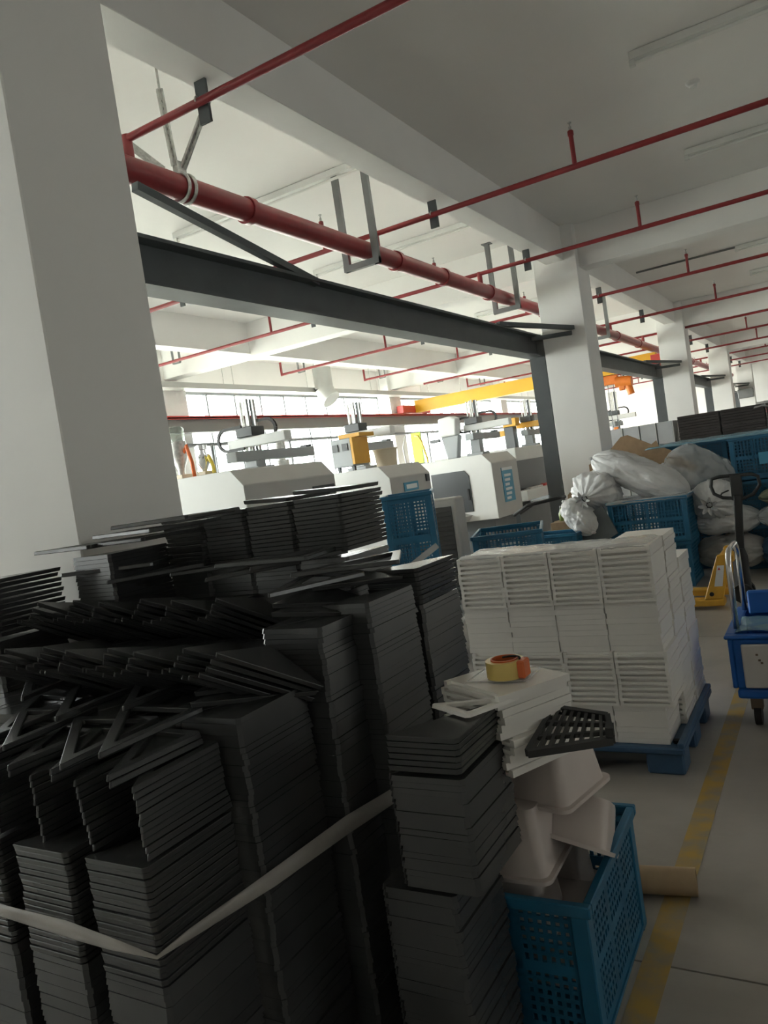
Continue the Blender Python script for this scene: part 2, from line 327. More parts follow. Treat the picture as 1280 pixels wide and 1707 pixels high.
# hangers of the main pipe
def main_hanger(y, nm):
    t = thing('pipe_hanger', nm, 'hanger', (-3.45, y, 3.6))
    for x in (-3.62, -3.31):
        MB().box(x-.03, x+.03, y-.02, y+.02, 3.53, ZC).build('upright', 'midgrey', t); MB().box(x-.06, x+.06, y-.05, y+.05, ZC-.012, ZC).build('ceiling_plate', 'midgrey', t)
    MB().box(-3.65, -3.28, y-.025, y+.025, 3.53, 3.585).build('cross_bar', 'midgrey', t)
main_hanger(6.12, 'grey square trapeze hanger carrying the red main pipe between the first two columns')
main_hanger(9.72, 'grey trapeze hanger of the red main pipe just before the second column')
main_hanger(14.4, 'grey trapeze hanger of the red main pipe beyond the second column')
main_hanger(22.0, 'grey trapeze hanger of the red main pipe far down the hall')
t = thing('seismic_brace', 'slotted galvanised brace clamped round the near end of the red main pipe', 'pipe brace', (-3.45, 3.9, 3.69))
MB().tube(arc((-3.45, 3.87, 3.69), .092, 0, 360, 20, 'xz')[:-1], .012, 6, closed=True).tube(arc((-3.45, 3.93, 3.69), .092, 0, 360, 20, 'xz')[:-1], .012, 6, closed=True).build('clamp', 'galv', t)
MB().box(-3.47, -3.43, 3.86, 3.94, 3.775, 3.86).build('clamp_lug', 'galv', t)
def strut(p, q, w=.05):
    mb = MB().bar(p, q, w, .012).bar(p, q, .012, w)
    p = Vector(p); q = Vector(q); o = mb.build('slotted_strut', 'galv', t)
    sl = MB()
    for k in range(9): a = p.lerp(q, .1 + .09*k); sl.bar(a, a + (q-p)*.035, .018, .0135)
    sl.build('slots', 'rubber', o)
strut((-3.45, 3.86, 3.83), (-3.45, 3.83, 4.30)); strut((-3.44, 3.92, 3.82), (-3.10, 3.98, 4.30)); strut((-3.50, 3.80, 3.80), (-3.86, 3.66, 4.2))
MB().tube([(-3.45, 3.83, 4.28), (-3.45, 3.83, ZC)], .008, 6).build('rod', 'galv', t)

# ------------------------------------------------------------------ ceiling fittings
lamp = None
def strip_lamp(x, y, label):
    global lamp
    if lamp is None:
        t = thing('strip_lamp', label, 'ceiling lamp', (x, y, 4.36), group='unlit strip lamps on the ceiling')
        MB().box(0, 2.4, -.035, .035, .03, .085).build('housing', 'lampw', t, local=True)
        MB().tube([(.03, 0, .008), (2.37, 0, .008)], .013, 8).build('tube', 'tube', t, local=True, smooth=True, sharp=50)
        for xx in (.015, 2.385): MB().box(xx-.02, xx+.02, -.02, .02, -.012, .03).build('lamp_holder', 'lampw', t, local=True)
        MB().box(.3, .33, -.02, .02, .08, .095).box(2.0, 2.03, -.02, .02, .08, .095).build('bracket', 'galv', t, local=True)
        lamp = t
    else: dup_thing(lamp, (x, y, 4.36), 0, label)
for x, y, l in ((-1.0, 6.15, 'unlit strip lamp nearest the camera on the right ceiling'), (-1.0, 8.62, 'unlit strip lamp just before the first cross beam on the right'), (-1.05, 13.85, 'unlit strip lamp just beyond the first cross beam on the right'), (-1.05, 16.4, 'unlit strip lamp before the second cross beam on the right'),
                (-5.6, 6.1, 'unlit strip lamp over the nearest moulding machine'), (-5.6, 8.6, 'unlit strip lamp before the cross beam over the machines'), (-5.6, 13.9, 'unlit strip lamp beyond the cross beam over the machines')):
    strip_lamp(x, y, l)
tag(MB().box(-2.6, -1.05, 13.87, 13.89, 4.42, ZC).build('conduit', 'midgrey'), 'thin dark conduit leading to a strip lamp on the ceiling', 'conduit')
sd = MB().lathe([(.055, 0), (.055, -.012), (.05, -.02), (.032, -.032), (.03, -.045), (.012, -.05)], (0, 0, 0), 16).build('smoke_detector', 'lampw', smooth=True, sharp=40)
sd.location = (-.69, 7.05, ZC); tag(sd, 'round white smoke detector between two strip lamps', 'smoke detector')
sd2 = sd.copy(); COL.objects.link(sd2); sd2.location = (-.3, 14.6, ZC); sd2['label'] = 'small smoke detector beyond the first cross beam'
t = thing('bay_lamp', 'white dome lamp hanging by the first column', 'pendant lamp', (-6.15, 6.9, 4.1))
MB().lathe([(.03, .16), (.05, .15), (.14, .05), (.16, 0), (.15, .0), (.12, .05), (.03, .13)], (-6.15, 6.9, 3.98), 18).build('shade', 'lampw', t, smooth=True); MB().tube([(-6.15, 6.9, 4.1), (-6.15, 6.9, ZC)], .008, 6).build('rod', 'galv', t)
t = thing('ventilation_duct', 'short grey ventilation duct hanging before the windows', 'duct', (-9.45, 14.2, 3.4))
MB().tube([(-9.45, 14.2, 4.2), (-9.45, 14.2, 3.75)], .2, 20).build('duct', 'duct', t, smooth=True, sharp=50); MB().tube([(-9.45, 14.2, 3.75), (-9.4, 14.2, 3.6), (-9.3, 14.2, 3.48)], [.2, .21, .22], 20).build('elbow', 'duct', t, smooth=True, sharp=50)

# ================================================================== MOULDING MACHINES AND ROBOTS
def machine(y0, y1, zt, xe, label, side_window=None, plate=None, end_open=False):
    t = thing('moulding_machine', label, 'machine', (xe-1.5, (y0+y1)/2, 0), group='injection moulding machines')
    if not end_open:
        MB().prism([(xe-1.75, .66), (xe, .66), (xe, zt-.17), (xe-.15, zt), (xe-1.75, zt)], 'y', y0, y1).build('clamp_cover', 'machg', t, bevel=.008)
        MB().prism([(xe-1.72, .67), (xe-.004, .67), (xe-.004, zt-.172), (xe-.152, zt-.004), (xe-1.72, zt-.004)], 'y', y0-.012, y0-.001).build('lit_side_panel', 'mach', t)  # paler sheet: the daylight on this face is put into its colour
    else:
        MB().box(xe-1.75, xe, y0, y1, zt-.26, zt).build('top_hood', 'mach', t, bevel=.01)
        MB().box(xe-1.7, xe-.12, y0+.03, y1-.03, 1.0, zt-.26).build('recess_shade', 'dark', t)  # solid dark block; shade of the open front put into its colour
        MB().box(xe-.6, xe+.12, y0+.02, y1, .78, .98).build('shelf', 'mach', t, bevel=.01)
        MB().box(xe-1.75, xe-.6, y0, y1, .66, 1.0).build('body', 'machg', t)
    MB().box(xe-4.2, xe-.12, y0+.1, y1-.1, 0, .66).build('base', 'steel', t)
    MB().box(xe-4.2, xe-1.77, y0+.25, y1-.25, .66, 1.35).build('injection_unit', 'mach', t, bevel=.01)
    MB().tube([(xe-1.8, (y0+y1)/2, 1.5), (xe-3.9, (y0+y1)/2, 1.5)], .13, 14).build('barrel', 'robg', t, smooth=True, sharp=50)
    MB().box(xe-1.95, xe-1.77, y0, y1, .66, 1.8).build('platen', 'machg', t)
    if side_window:
        a, b, c, d = side_window
        w = MB().prism([(a, c), (b, c), (b, d-.10), (b-.08, d), (a, d)], 'y', y0-.03, y0-.012).build('safety_door', 'dark', t, bevel=.004)
        MB().box(b-.06, b-.03, y0-.05, y0-.03, c+.2, c+.4).build('handle', 'rubber', w)
        MB().prism([(a-.03, c-.02), (a+.55, c-.02), (a+.68, c-.06), (a+.6, c-.16), (a-.03, c-.2)], 'y', y0-.3, y0-.012).build('discharge_chute', 'machg', t)
    if plate: plate(t)
    return t
def plate_small(t):
    p = MB().box(-4.998, -4.985, 9.05, 9.45, 1.41, 1.53).build('sign_plate', 'cyan', t); p['label'] = 'small blue sign plate'
    MB().box(-4.985, -4.98, 9.10, 9.40, 1.44, 1.50).build('print', 'signw', p)
    MB().box(-4.998, -4.98, 9.71, 9.81, 1.50, 1.60).build('switch', 'dark', t)
def plate_tall(t):
    p = MB().box(-4.998, -4.985, 12.56, 13.05, .90, 1.50).build('sign_plate', 'cyan', t); p['label'] = 'tall blue notice plate'
    MB().box(-4.986, -4.978, 12.56, 13.05, 1.45, 1.50).build('print', 'signw', p)
    for k in range(6): MB().box(-4.985, -4.979, 12.64, 12.72+.05*(k % 3)+.12, .94+.08*k, .985+.08*k).build('print', 'signw', p)
def plate_dark(t): MB().box(-4.998, -4.985, 6.98, 7.40, 1.55, 1.66).build('control_panel', 'dark', t)
machine(2.75, 4.3, 1.94, -5.0, 'unseen moulding machine added behind the first column to block window light')  # added out of sight to keep low window light off the foreground
machine(5.86, 7.45, 1.94, -5.0, 'nearest grey moulding machine, beside the first column', plate=plate_dark)
machine(8.72, 9.86, 1.79, -5.0, 'moulding machine with a small blue sign, second from the first column', plate=plate_small)
machine(12.19, 13.39, 1.78, -5.0, 'pale moulding machine with dark safety door and tall blue notice', side_window=(-6.15, -5.43, .83, 1.55), plate=plate_tall)
machine(14.2, 16.3, 1.83, -5.3, 'moulding machine with open dark front and white shelf beside the second column', end_open=True)
machine(20.6, 22.0, 1.83, -4.6, 'distant moulding machine between the second and third columns')
tag(MB().bar((-5.25, 14.5, 1.0), (-5.25, 15.2, 1.0), .12, .035).build('grey_tool', 'galv', bevel=.006), 'long grey tool lying on the white machine shelf', 'tool')
tag(MB().bar((-5.22, 15.3, 1.005), (-5.24, 15.8, 1.005), .1, .045).build('red_tool', 'redbright', bevel=.006), 'red tool lying on the white machine shelf', 'tool')

def robot(x, y, zb, ztop, label, body='robot', post='robg', arm=(-.35, .55), trav=(-.4, 1.1), head=None, chain=True):
    t = thing('takeout_robot', label, 'robot', (x, y, zb), group='take-out robots on the moulding machines')
    za = 2.28
    MB().box(x-.16, x+.16, y-.16, y+.16, zb, zb+.05).build('base', post, t, bevel=.006)
    MB().box(x-.09, x+.09, y-.09, y+.09, zb+.05, 2.07).build('pedestal', post, t, bevel=.006)
    MB().box(x-.08, x+.08, y+trav[0], y+trav[1], 2.07, 2.19).build('traverse_beam', post, t, bevel=.008)
    MB().box(x-.05, x+.05, y+trav[1]-.14, y+trav[1]-.02, 2.19, 2.22).build('end_stop', 'dark', t)
    MB().box(x+arm[0], x+arm[1], y-.07, y+.07, za-.04, za+.08).build('kick_arm', body, t, bevel=.01)
    MB().box(x-.14, x+.12, y-.12, y+.12, za+.08, za+.2).build('carriage', 'dark', t, bevel=.01)
    for dx, dy, w in ((-.10, 0, .022), (-.05, .03, .03), (.0, 0, .022), (.05, .03, .04), (.1, 0, .022)):
        MB().box(x+dx-w/2, x+dx+w/2, y+dy-.02, y+dy+.02, za-.1, ztop - .02*abs(dx)*10).build('mast_rail', 'galv' if w < .035 else 'steel', t)
    if head: MB().box(x-.13, x+.13, y-.06, y+.06, ztop-.03, ztop+.02).build('mast_head', body, t)
    if chain:
        c1 = MB(); pts = arc((x+arm[0]+.02, y-.1, za+.08), .13, 90, 270, 10, 'xz'); pts = [(x-.05, y-.1, za+.21)] + pts + [(x-.05, y-.1, za-.05)]
        for a, b in zip(pts[:-1], pts[1:]): c1.bar(a, b, .035, .03, (0, 1, 0))
        c1.build('cable_chain', 'chain', t)
        c2 = MB(); pts = [(x+.08, y+.02, za+.26)] + arc((x+arm[1]*.45, y+.02, za+.14), .12, 90, -90, 10, 'xz') + [(x+.1, y+.02, za+.02)]
        for a, b in zip(pts[:-1], pts[1:]): c2.bar(a, b, .035, .03, (0, 1, 0))
        c2.build('cable_chain', 'chain', t)
    g = MB().box(x-.03, x+.03, y-.03, y+.03, za-.2, za-.1).build('gripper', 'galv', t)
    for dx in (-.08, .08): MB().bar((x, y, za-.19), (x+dx, y, za-.27), .02, .02).build('finger', 'dark', g)
    return t
robot(-6.0, 7.3, 1.945, 2.82, 'white take-out robot with tall rails on the nearest moulding machine', trav=(-.42, 1.15), arm=(-.33, .55))
robot(-6.0, 9.70, 1.795, 2.80, 'robot with amber cabinet beside it on the second machine', body='robot', arm=(-.3, .6), trav=(-.1, .9), chain=False)
robot(-5.62, 13.15, 1.785, 2.80, 'bulky white take-out robot under the crane girder on the third machine', arm=(-.2, .7), trav=(-.3, 1.0))
robot(-5.62, 16.05, 1.835, 2.84, 'take-out robot with amber body on the fourth machine', body='ambery', arm=(-.25, .4), trav=(-.3, .9), chain=False)
robot(-5.0, 21.2, 1.835, 3.0, 'distant take-out robot seen between the second and third columns', arm=(-.2, .55), trav=(-.4, .5))
# stand and body of the third robot
t = thing('robot_cover', 'large white curved robot housing on the third machine', 'robot housing', (-6.05, 13.0, 1.8))
MB().prism([(-6.22, 2.2), (-5.88, 2.2), (-5.84, 2.5), (-5.95, 2.56), (-6.2, 2.54)], 'y', 12.85, 13.1).build('housing', 'robot', t, bevel=.03, seg=3)
MB().prism([(-6.12, 1.785), (-5.92, 1.785), (-5.84, 2.2), (-6.2, 2.2)], 'y', 12.88, 13.05).build('neck', 'robg', t, bevel=.02, seg=2)
MB().box(-6.42, -6.24, 12.86, 12.95, 2.12, 2.18).build('sensor', 'dark', t)
# cabinets and hoppers on top of the machines
t = thing('control_cabinet', 'grey control cabinet with amber side on the second machine', 'cabinet', (-5.85, 9.2, 1.79))
MB().box(-6.03, -5.70, 9.0, 9.32, 1.86, 2.25).build('body', 'robg', t, bevel=.01); MB().box(-5.70, -5.66, 8.99, 9.4, 1.88, 2.25).build('amber_panel', 'ambery', t, bevel=.004); MB().box(-5.95, -5.6, 9.1, 9.5, 2.255, 2.31).build('lid', 'ambery', t, bevel=.005)
for x in (-5.95, -5.79): MB().box(x-.05, x+.04, 8.985, 9.0, 2.08, 2.18).build('window', 'dark', t)
for x in (-5.98, -5.74): MB().box(x-.02, x+.02, 9.05, 9.09, 1.795, 1.86).build('foot', 'steel', t)
t = thing('robot_gearbox', 'amber and dark drive unit beside the fourth machine robot', 'drive unit', (-6.0, 15.65, 1.835))
MB().box(-6.13, -5.97, 15.55, 15.75, 2.12, 2.24).build('amber_block', 'ambery', t, bevel=.008); MB().box(-6.0, -5.78, 15.55, 15.75, 1.835, 2.3).build('dark_body', 'dark', t, bevel=.01); MB().box(-6.0, -5.7, 15.53, 15.77, 2.3, 2.47).build('amber_cover', 'ambery', t, bevel=.01)
def hopper(x, y, z0, z1, r, label, clear=True, hose=None, metal='chrome'):
    t = thing('hopper', label, 'hopper', (x, y, z0)); h = z1-z0
    MB().box(x-r*.9, x+r*.9, y-r*.9, y+r*.9, z0, z0+.07).build('base', 'cream', t, bevel=.008)
    MB().lathe([(r*.35, .07), (r*.4, h*.22), (r, h*.45), (r, h*.72)], (x, y, z0), 16).build('drum', metal, t, smooth=True, sharp=40)
    if clear: MB().lathe([(r*.95, h*.72), (r*.95, h*.95), (r*.7, h)], (x, y, z0), 16).build('clear_lid', 'clear', t, smooth=True, sharp=40)
    else: MB().lathe([(r*.6, h*.72), (r*.6, h*.85), (r*.8, h*.86), (r*.8, h)], (x, y, z0), 16).build('lid', metal, t, smooth=True, sharp=40)
    if hose: MB().tube([(x+r*.8, y, z0+h*.5), (x+r*1.6, y-.03, z0+h*.62), (x+r*2.1, y-.03, z0+h*.3), (x+r*2.2, y-.03, z0)], .022, 8).build('hose', hose, t, smooth=True)
hopper(-6.48, 6.55, 1.945, 2.57, .1, 'tall hopper with clear dome beside the first column', True, 'hose', 'galv')
hopper(-6.17, 6.6, 1.945, 2.31, .075, 'small chrome dryer drum on the nearest machine', False, 'hosey')
hopper(-7.15, 9.3, 1.36, 2.42, .12, 'hopper loader with orange hose behind the nearest machine', False, 'hose', 'galv')
t = thing('material_bucket', 'cream round bucket on the second machine', 'bucket', (-5.52, 9.6, 1.795)); MB().lathe([(.15, 0), (.17, .22), (.18, .23)], (-5.52, 9.6, 1.795), 18).build('body', 'cream', t, smooth=True, sharp=40); MB().lathe([(.185, .23), (.185, .25)], (-5.52, 9.6, 1.795), 18).build('rim', 'cream', t)
tag(MB().box(-7.25, -7.03, 13.7, 13.73, 0, 2.42).build('lime_sheet', 'lime', bevel=.003), 'lime yellow sheet standing behind the third machine', 'sheet')
tag(MB().tube([(-7.12, 13.64, 2.36), (-7.04, 13.62, 2.34), (-6.97, 13.6, 2.22), (-6.9, 13.6, 1.9), (-6.86, 13.6, 1.5), (-6.86, 13.6, .02)], .022, 8).build('yellow_hose', 'hosey', smooth=True), 'curved yellow hose behind the third machine beside the lime sheet', 'hose')
tag(MB().tube([(-6.45, 12.0, 2.3), (-6.5, 11.95, 2.1), (-6.45, 11.9, 1.7), (-6.5, 11.9, .02)], .014, 8).build('grey_hose', 'lampw', smooth=True), 'thin pale hose hanging left of the third machine robot', 'hose')
# bridge crane
t = thing('bridge_crane', 'yellow bridge crane girder spanning the machine hall', 'crane', (-6.6, 19.0, 3.25))
g = MB().box(-9.71, -3.36, 18.88, 18.90, 3.27, 3.55).box(-9.71, -3.36, 19.10, 19.12, 3.27, 3.55).box(-9.71, -3.36, 18.86, 19.14, 3.55, 3.57).box(-9.71, -3.36, 18.86, 19.14, 3.25, 3.27).build('girder', 'yellow', t)
for x in (-9.82, -3.25):
    c = MB().box(x-.1, x+.1, 18.2, 19.8, 3.245, 3.45).build('end_carriage', 'redbright', t, bevel=.01)
    for y in (18.4, 19.6): MB().tube([(x-.04, y, 3.28), (x+.04, y, 3.28)], .07, 12).build('wheel', 'steel', c)
h = MB().box(-4.75, -4.3, 18.95, 19.12, 3.02, 3.24).build('hoist_motor', 'orange', t, bevel=.02, seg=2); MB().tube([(-4.35, 19.0, 3.06), (-3.98, 19.0, 3.02)], .13, 14).build('drum', 'orange', h, smooth=True, sharp=50)
MB().box(-4.28, -4.15, 18.92, 19.0, 2.84, 3.0).build('gear_case', 'orange', h, bevel=.01); MB().tube([(-4.08, 19.0, 2.98), (-4.03, 19.0, 2.72)], .085, 12).build('chain_bag', 'orange', h, smooth=True, sharp=50)
for x in (-4.55, -4.42): MB().tube([(x, 19.0, 3.02), (x, 19.0, 2.0)], .008, 6).build('chain', 'steel', h)
MB().box(-4.54, -4.43, 18.97, 19.03, 1.85, 2.0).build('hook_block', 'orange', h, bevel=.01)
# grey fan-cooler cabinet with louvres
t = thing('cooler_cabinet', 'light grey cooler cabinet with dark louvred front behind the blue crates', 'cooler', (-3.66, 7.5, 0))
MB().box(-3.84, -3.46, 7.32, 7.54, .06, 1.33).build('body', 'cab', t, bevel=.03, seg=3)
MB().box(-3.80, -3.52, 7.305, 7.319, .25, 1.24).build('louvre_panel', 'louvre', t)
for k in range(19): MB().obox(Matrix.Translation((-3.66, 7.30, .29+.05*k)) @ Matrix.Rotation(rad(35), 4, 'X'), .27, .03, .006).build('louvre_slat', 'louvre', t)
for x in (-3.8, -3.5): MB().lathe([(.03, 0), (.03, .06)], (x, 7.4, 0), 10).build('foot', 'rubber', t)

# ================================================================== CRATES
def crate_proto(name, w, d, h, label, group=None, step=.03, m='blue', bands=((.12, .47), (.55, .90))):
    t = thing(name, label, 'crate', (0, 0, 0), group=group); e = .022
    MB().box(-w/2, w/2, -d/2, d/2, .01, .022).build('base', m, t, local=True)
    r = MB()
    for a in ((-w/2-.012, w/2+.012, -d/2-.012, -d/2+.014), (-w/2-.012, w/2+.012, d/2-.014, d/2+.012)): r.box(*a, h-.035, h)
    for a in ((-w/2-.012, -w/2+.014, -d/2+.014, d/2-.014), (w/2-.014, w/2+.012, -d/2+.014, d/2-.014)): r.box(*a, h-.035, h)
    r.build('rim', m, t, local=True, bevel=.004)
    for sx in (-1, 1):
        for sy in (-1, 1): MB().box(min(sx*w/2, sx*(w/2-.05)), max(sx*w/2, sx*(w/2-.05)), min(sy*d/2, sy*(d/2-.05)), max(sy*d/2, sy*(d/2-.05)), 0, h-.035).build('corner_post', m, t, local=True, bevel=.004)
    def wall(L, put):
        mb = MB()
        for z0, z1 in ((0, bands[0][0]*h), (bands[0][1]*h, bands[1][0]*h), (bands[1][1]*h, h-.035)): put(mb, -L/2+.05, L/2-.05, z0, z1, .010)
        n = max(2, int((L-.1)/.15))
        for k in range(n+1): x = -L/2+.05+(L-.1)*k/n; put(mb, max(-L/2+.05, x-.01), min(L/2-.05, x+.01), 0, h-.035, .016)
        for b0, b1 in bands:
            z = b0*h + step
            while z < b1*h: put(mb, -L/2+.05, L/2-.05, z-.006, z+.006, .007); z += step
            x = -L/2+.05+step
            while x < L/2-.05: put(mb, x-.006, x+.006, b0*h, b1*h, .007); x += step
        return mb
    for sy in (-1, 1): wall(w, lambda mb, a, b, c, e_, th: mb.box(a, b, min(sy*(d/2-.006), sy*(d/2-.006-th)), max(sy*(d/2-.006), sy*(d/2-.006-th)), c, e_)).build('wall', m, t, local=True)
    for sx in (-1, 1): wall(d, lambda mb, a, b, c, e_, th: mb.box(min(sx*(w/2-.006), sx*(w/2-.006-th)), max(sx*(w/2-.006), sx*(w/2-.006-th)), a, b, c, e_)).build('wall', m, t, local=True)
    return t
GB = 'large blue mesh crates stacked by the second column'
big = crate_proto('blue_crate', .84, .62, .49, 'lower blue mesh crate in front of the white sacks', GB, step=.035)
big.location = (-1.86, 8.98, 0)
c = dup_thing(big, (-1.84, 8.98, .495), rad(-1), 'upper blue mesh crate in front of the white sacks, wrapped in film', GB)
# back rows of crates, 3 high
BR = [(-1.52, 10.05), (-.62, 9.82), (.28, 9.75)]
pos = ['left', 'middle', 'right']
for i, (x, y) in enumerate(BR):
    for k in range(3):
        dup_thing(big, (x, y, .505*k), rad(2-2*i), '%s blue mesh crate of the %s stack behind the pallet truck' % (['bottom', 'centre', 'top'][k], pos[i]), GB)
p = tag(MB().box(-.75, -.45, 9.49, 9.498, 1.17, 1.30).build('crate_card', 'cyan'), 'pale blue card on the top crate behind the pallet truck', 'card')
# stack standing between first and second columns
GM = 'blue mesh crates under the crane runway'
mid = crate_proto('blue_crate', .42, .60, .72, 'tall blue mesh crate at the bottom, left of the white tray pallet', GM, step=.03, bands=((.1, .42), (.5, .9)))
mid.location = (-3.25, 5.93, 0); mid.rotation_euler = (0, 0, rad(24))
c = dup_thing(mid, (-3.25, 5.93, .76), rad(25), 'tall blue mesh crate on top, in front of the louvred cooler', GM)
tag(MB().bar((-3.27, 5.57, .80), (-2.93, 5.73, 1.02), .004, .05).build('film_strip', 'film'), 'torn clear film hanging on the upper tall blue crate', 'film')
op = dup_thing(big, (-2.74, 6.86, .5), rad(108), 'open blue crate with white paper print behind the white trays', GB)
op2 = dup_thing(big, (-2.74, 6.86, 0), rad(108), 'blue crate under the open blue crate behind the white trays', GB)
tag(MB().obox(Matrix.Translation((-2.59, 6.487, .86)) @ Matrix.Rotation(rad(18), 4, 'Z'), .16, .004, .11).build('crate_label', 'signw'), 'white perforated label on the open blue crate', 'label')
tag(MB().tube([(-3.3, 8.5, .98), (-3.1, 8.45, 1.08), (-2.75, 8.45, 1.12), (-2.7, 8.6, 1.12), (-3.1, 8.7, 1.08), (-3.3, 8.7, .98)], .02, 8).build('black_cable', 'chain', smooth=True), 'loop of dark cable behind the open blue crate', 'cable')
small = dup_thing(mid, (-2.86, 8.62, 0), rad(88), 'narrow blue crate beside the cardboard carton with the bottle', GM)
# ------------------------------------------------------------------ carton and bottle by the column
t = thing('carton', 'plain cardboard carton under the green bottle', 'carton', (-2.98, 9.3, 0)); MB().box(-3.1, -2.72, 9.15, 9.5, 0, .78).build('box', 'card', t, bevel=.004); MB().box(-3.1, -2.72, 9.30, 9.35, .781, .784).build('tape', 'kraft', t)
t = thing('bottle', 'small green bottle on the carton by the second column', 'bottle', (-2.99, 9.3, .785))
MB().lathe([(.035, 0), (.038, .01), (.038, .09), (.02, .13), (.014, .15), (.014, .165)], (-2.99, 9.3, .785), 14).build('body', 'green', t, smooth=True, sharp=50); MB().lathe([(.017, .165), (.017, .185)], (-2.99, 9.3, .785), 12).build('cap', 'cap', t)

# ------------------------------------------------------------------ sacks
def sack(label, loc, size, rot=(0, 0, 0), m='sack', tie=None, seed=0, group='bulging sacks heaped by the second column', power=.62):
    """pillow shaped sack lying along local x; tie: 'end' gathers the +x end into a pleated knot"""
    L, Wd, Hh = size; NU, NV = 64, 84; vs = []; fs = []
    for i in range(NU+1):
        u = -1 + 2*i/NU
        prof = max(0.0, 1 - abs(u)**3.2)**power
        if tie == 'end' and u > .2:
            k = (u-.2)/.8; prof = ((1-k**1.5)*.99 + .05)
        for j in range(NV):
            a = 2*math.pi*j/NV
            ca, sa = math.cos(a), math.sin(a)
            sq = (abs(ca)**2.6+abs(sa)**2.6)**(-1/2.6)
            n = mnoise.noise(Vector((u*2.3+seed*7.1, ca*1.7, sa*1.7)))*.16
            w1 = mnoise.noise(Vector((u*3.2+seed*3.3, ca*4+seed, sa*4))); w2 = mnoise.noise(Vector((u*5.5+seed, ca*9, sa*9+seed*2)))
            n += .07*(1-2.4*abs(w1)) + .035*(1-2.4*abs(w2))
            pl = 0
            if tie == 'end' and u > -.2: pl = (.10*math.sin(a*13+seed+u) + .05*math.sin(a*29+2*seed))*min(1, (u+.2)*1.3)*max(.25, 1-u*.5)
            else:
                e = max(0, abs(u)-.55)/.45; pl = e*.10*math.sin(a*9+seed+w1*3)
            rr = prof*sq*.86*(1+n+pl)
            vs.append((u*L/2*(1+.05*n), rr*ca*Wd/2, rr*sa*Hh/2))
    for i in range(NU):
        for j in range(NV): fs.append((i*NV+j, i*NV+(j+1) % NV, (i+1)*NV+(j+1) % NV, (i+1)*NV+j))
    vs.append((-L/2, 0, 0)); c0 = len(vs)-1; vs.append((L/2, 0, 0)); c1 = len(vs)-1
    for j in range(NV): fs.append((c0, (j+1) % NV, j)); fs.append((c1, NU*NV+j, NU*NV+(j+1) % NV))
    t = thing('sack', label, 'sack', loc, group=group); t.rotation_euler = tuple(rad(q) for q in rot)
    mb = MB(); mb.add(vs, fs); mb.build('body', m, t, local=True, smooth=True)
    if tie == 'end':
        nk = []
        for i in range(7):
            u = i/6; r = .03 + .05*u*u
            for j in range(36): a = 2*math.pi*j/36; rr = r*(1+.35*math.sin(a*7+seed)*u); nk.append((L/2*(.97+.28*u), rr*math.cos(a), rr*math.sin(a)))
        nf = [(i*36+j, i*36+(j+1) % 36, (i+1)*36+(j+1) % 36, (i+1)*36+j) for i in range(6) for j in range(36)]
        tk = MB(); tk.add(nk, nf); tk.build('neck', m, t, local=True, smooth=True)
        MB().tube(arc((L/2*1.0, 0, 0), .034, 0, 360, 12, 'yz')[:-1], .008, 6, closed=True).build('tie_string', 'rubber', t, local=True)
    else:
        for s in (-1, 1): MB().box(-.012, .012, -Wd*.20, Wd*.20, -.012, .012).build('seam', m, t, local=True).location = (s*L/2*.985, 0, 0)
    return t
sack('long white sack lying slantwise on top of the heap', (-1.94, 9.0, 1.24), (1.16, .5, .42), (0, 27, -4), seed=1)
sack('round white sack with gathered pleats facing the camera, left on the film-wrapped crate', (-2.42, 8.88, 1.12), (.50, .60, .50), (0, 12, -108), tie='end', seed=2)
sack('crumpled white sack drooping over a dark tray left of the blue crate', (-2.58, 8.74, .86), (.56, .42, .34), (-10, 42, -30), tie=None, seed=3)
sack('small white sack at the foot of the column beside the carton', (-2.44, 9.34, .55), (.6, .42, .4), (0, 62, 165), seed=4)
sack('gathered white sack squeezed right of the blue crate', (-1.22, 9.18, .86), (.5, .46, .46), (0, 8, -95), tie='end', seed=5)
sack('flattened white sack in the middle right of the blue crate', (-1.15, 9.38, .60), (.74, .60, .34), (0, 0, 5), seed=6)
sack('grey sack at the bottom right of the blue crate', (-1.12, 9.30, .26), (.78, .6, .40), (0, 0, -4), m='sackg', seed=7)
sack('milky plastic bag of parts leaning on the blue crates', (-1.38, 9.46, 1.16), (.80, .42, .60), (0, 32, 10), m='film2', seed=8)
sack('white sack half hidden behind the long slanting sack', (-1.70, 9.58, 1.16), (.62, .36, .4), (0, 12, 0), seed=9)
sack('olive cloth bag behind the pallet truck handle', (-.40, 9.20, .86), (.75, .4, .22), (0, -5, 5), m='sackgreen', seed=10, group='bags behind the pallet truck')
sack('white plastic bag under the olive cloth bag', (-.42, 9.20, .62), (.8, .45, .30), (0, 0, 0), m='film2', seed=11, group='bags behind the pallet truck')
sack('grey sack on the floor under the white plastic bag', (-.42, 9.22, .24), (.82, .5, .46), (0, 0, 0), m='bluep', seed=12, group='bags behind the pallet truck')
tag(MB().obox(Matrix.Translation((-2.42, 8.62, .72)) @ Matrix.Rotation(rad(-25), 4, 'Y') @ Matrix.Rotation(rad(-12), 4, 'X'), .42, .02, .36).build('dark_tray', 'steel', bevel=.004), 'dark tray leaning against the left side of the blue crate', 'tray')
def cardboard(label, pts, y, th, tilt):
    o = MB().prism(pts, 'y', -th/2, th/2).build('cardboard_sheet', 'card'); o.location = (0, y, 0); o.rotation_euler = (rad(tilt), 0, 0); return tag(o, label, 'cardboard')
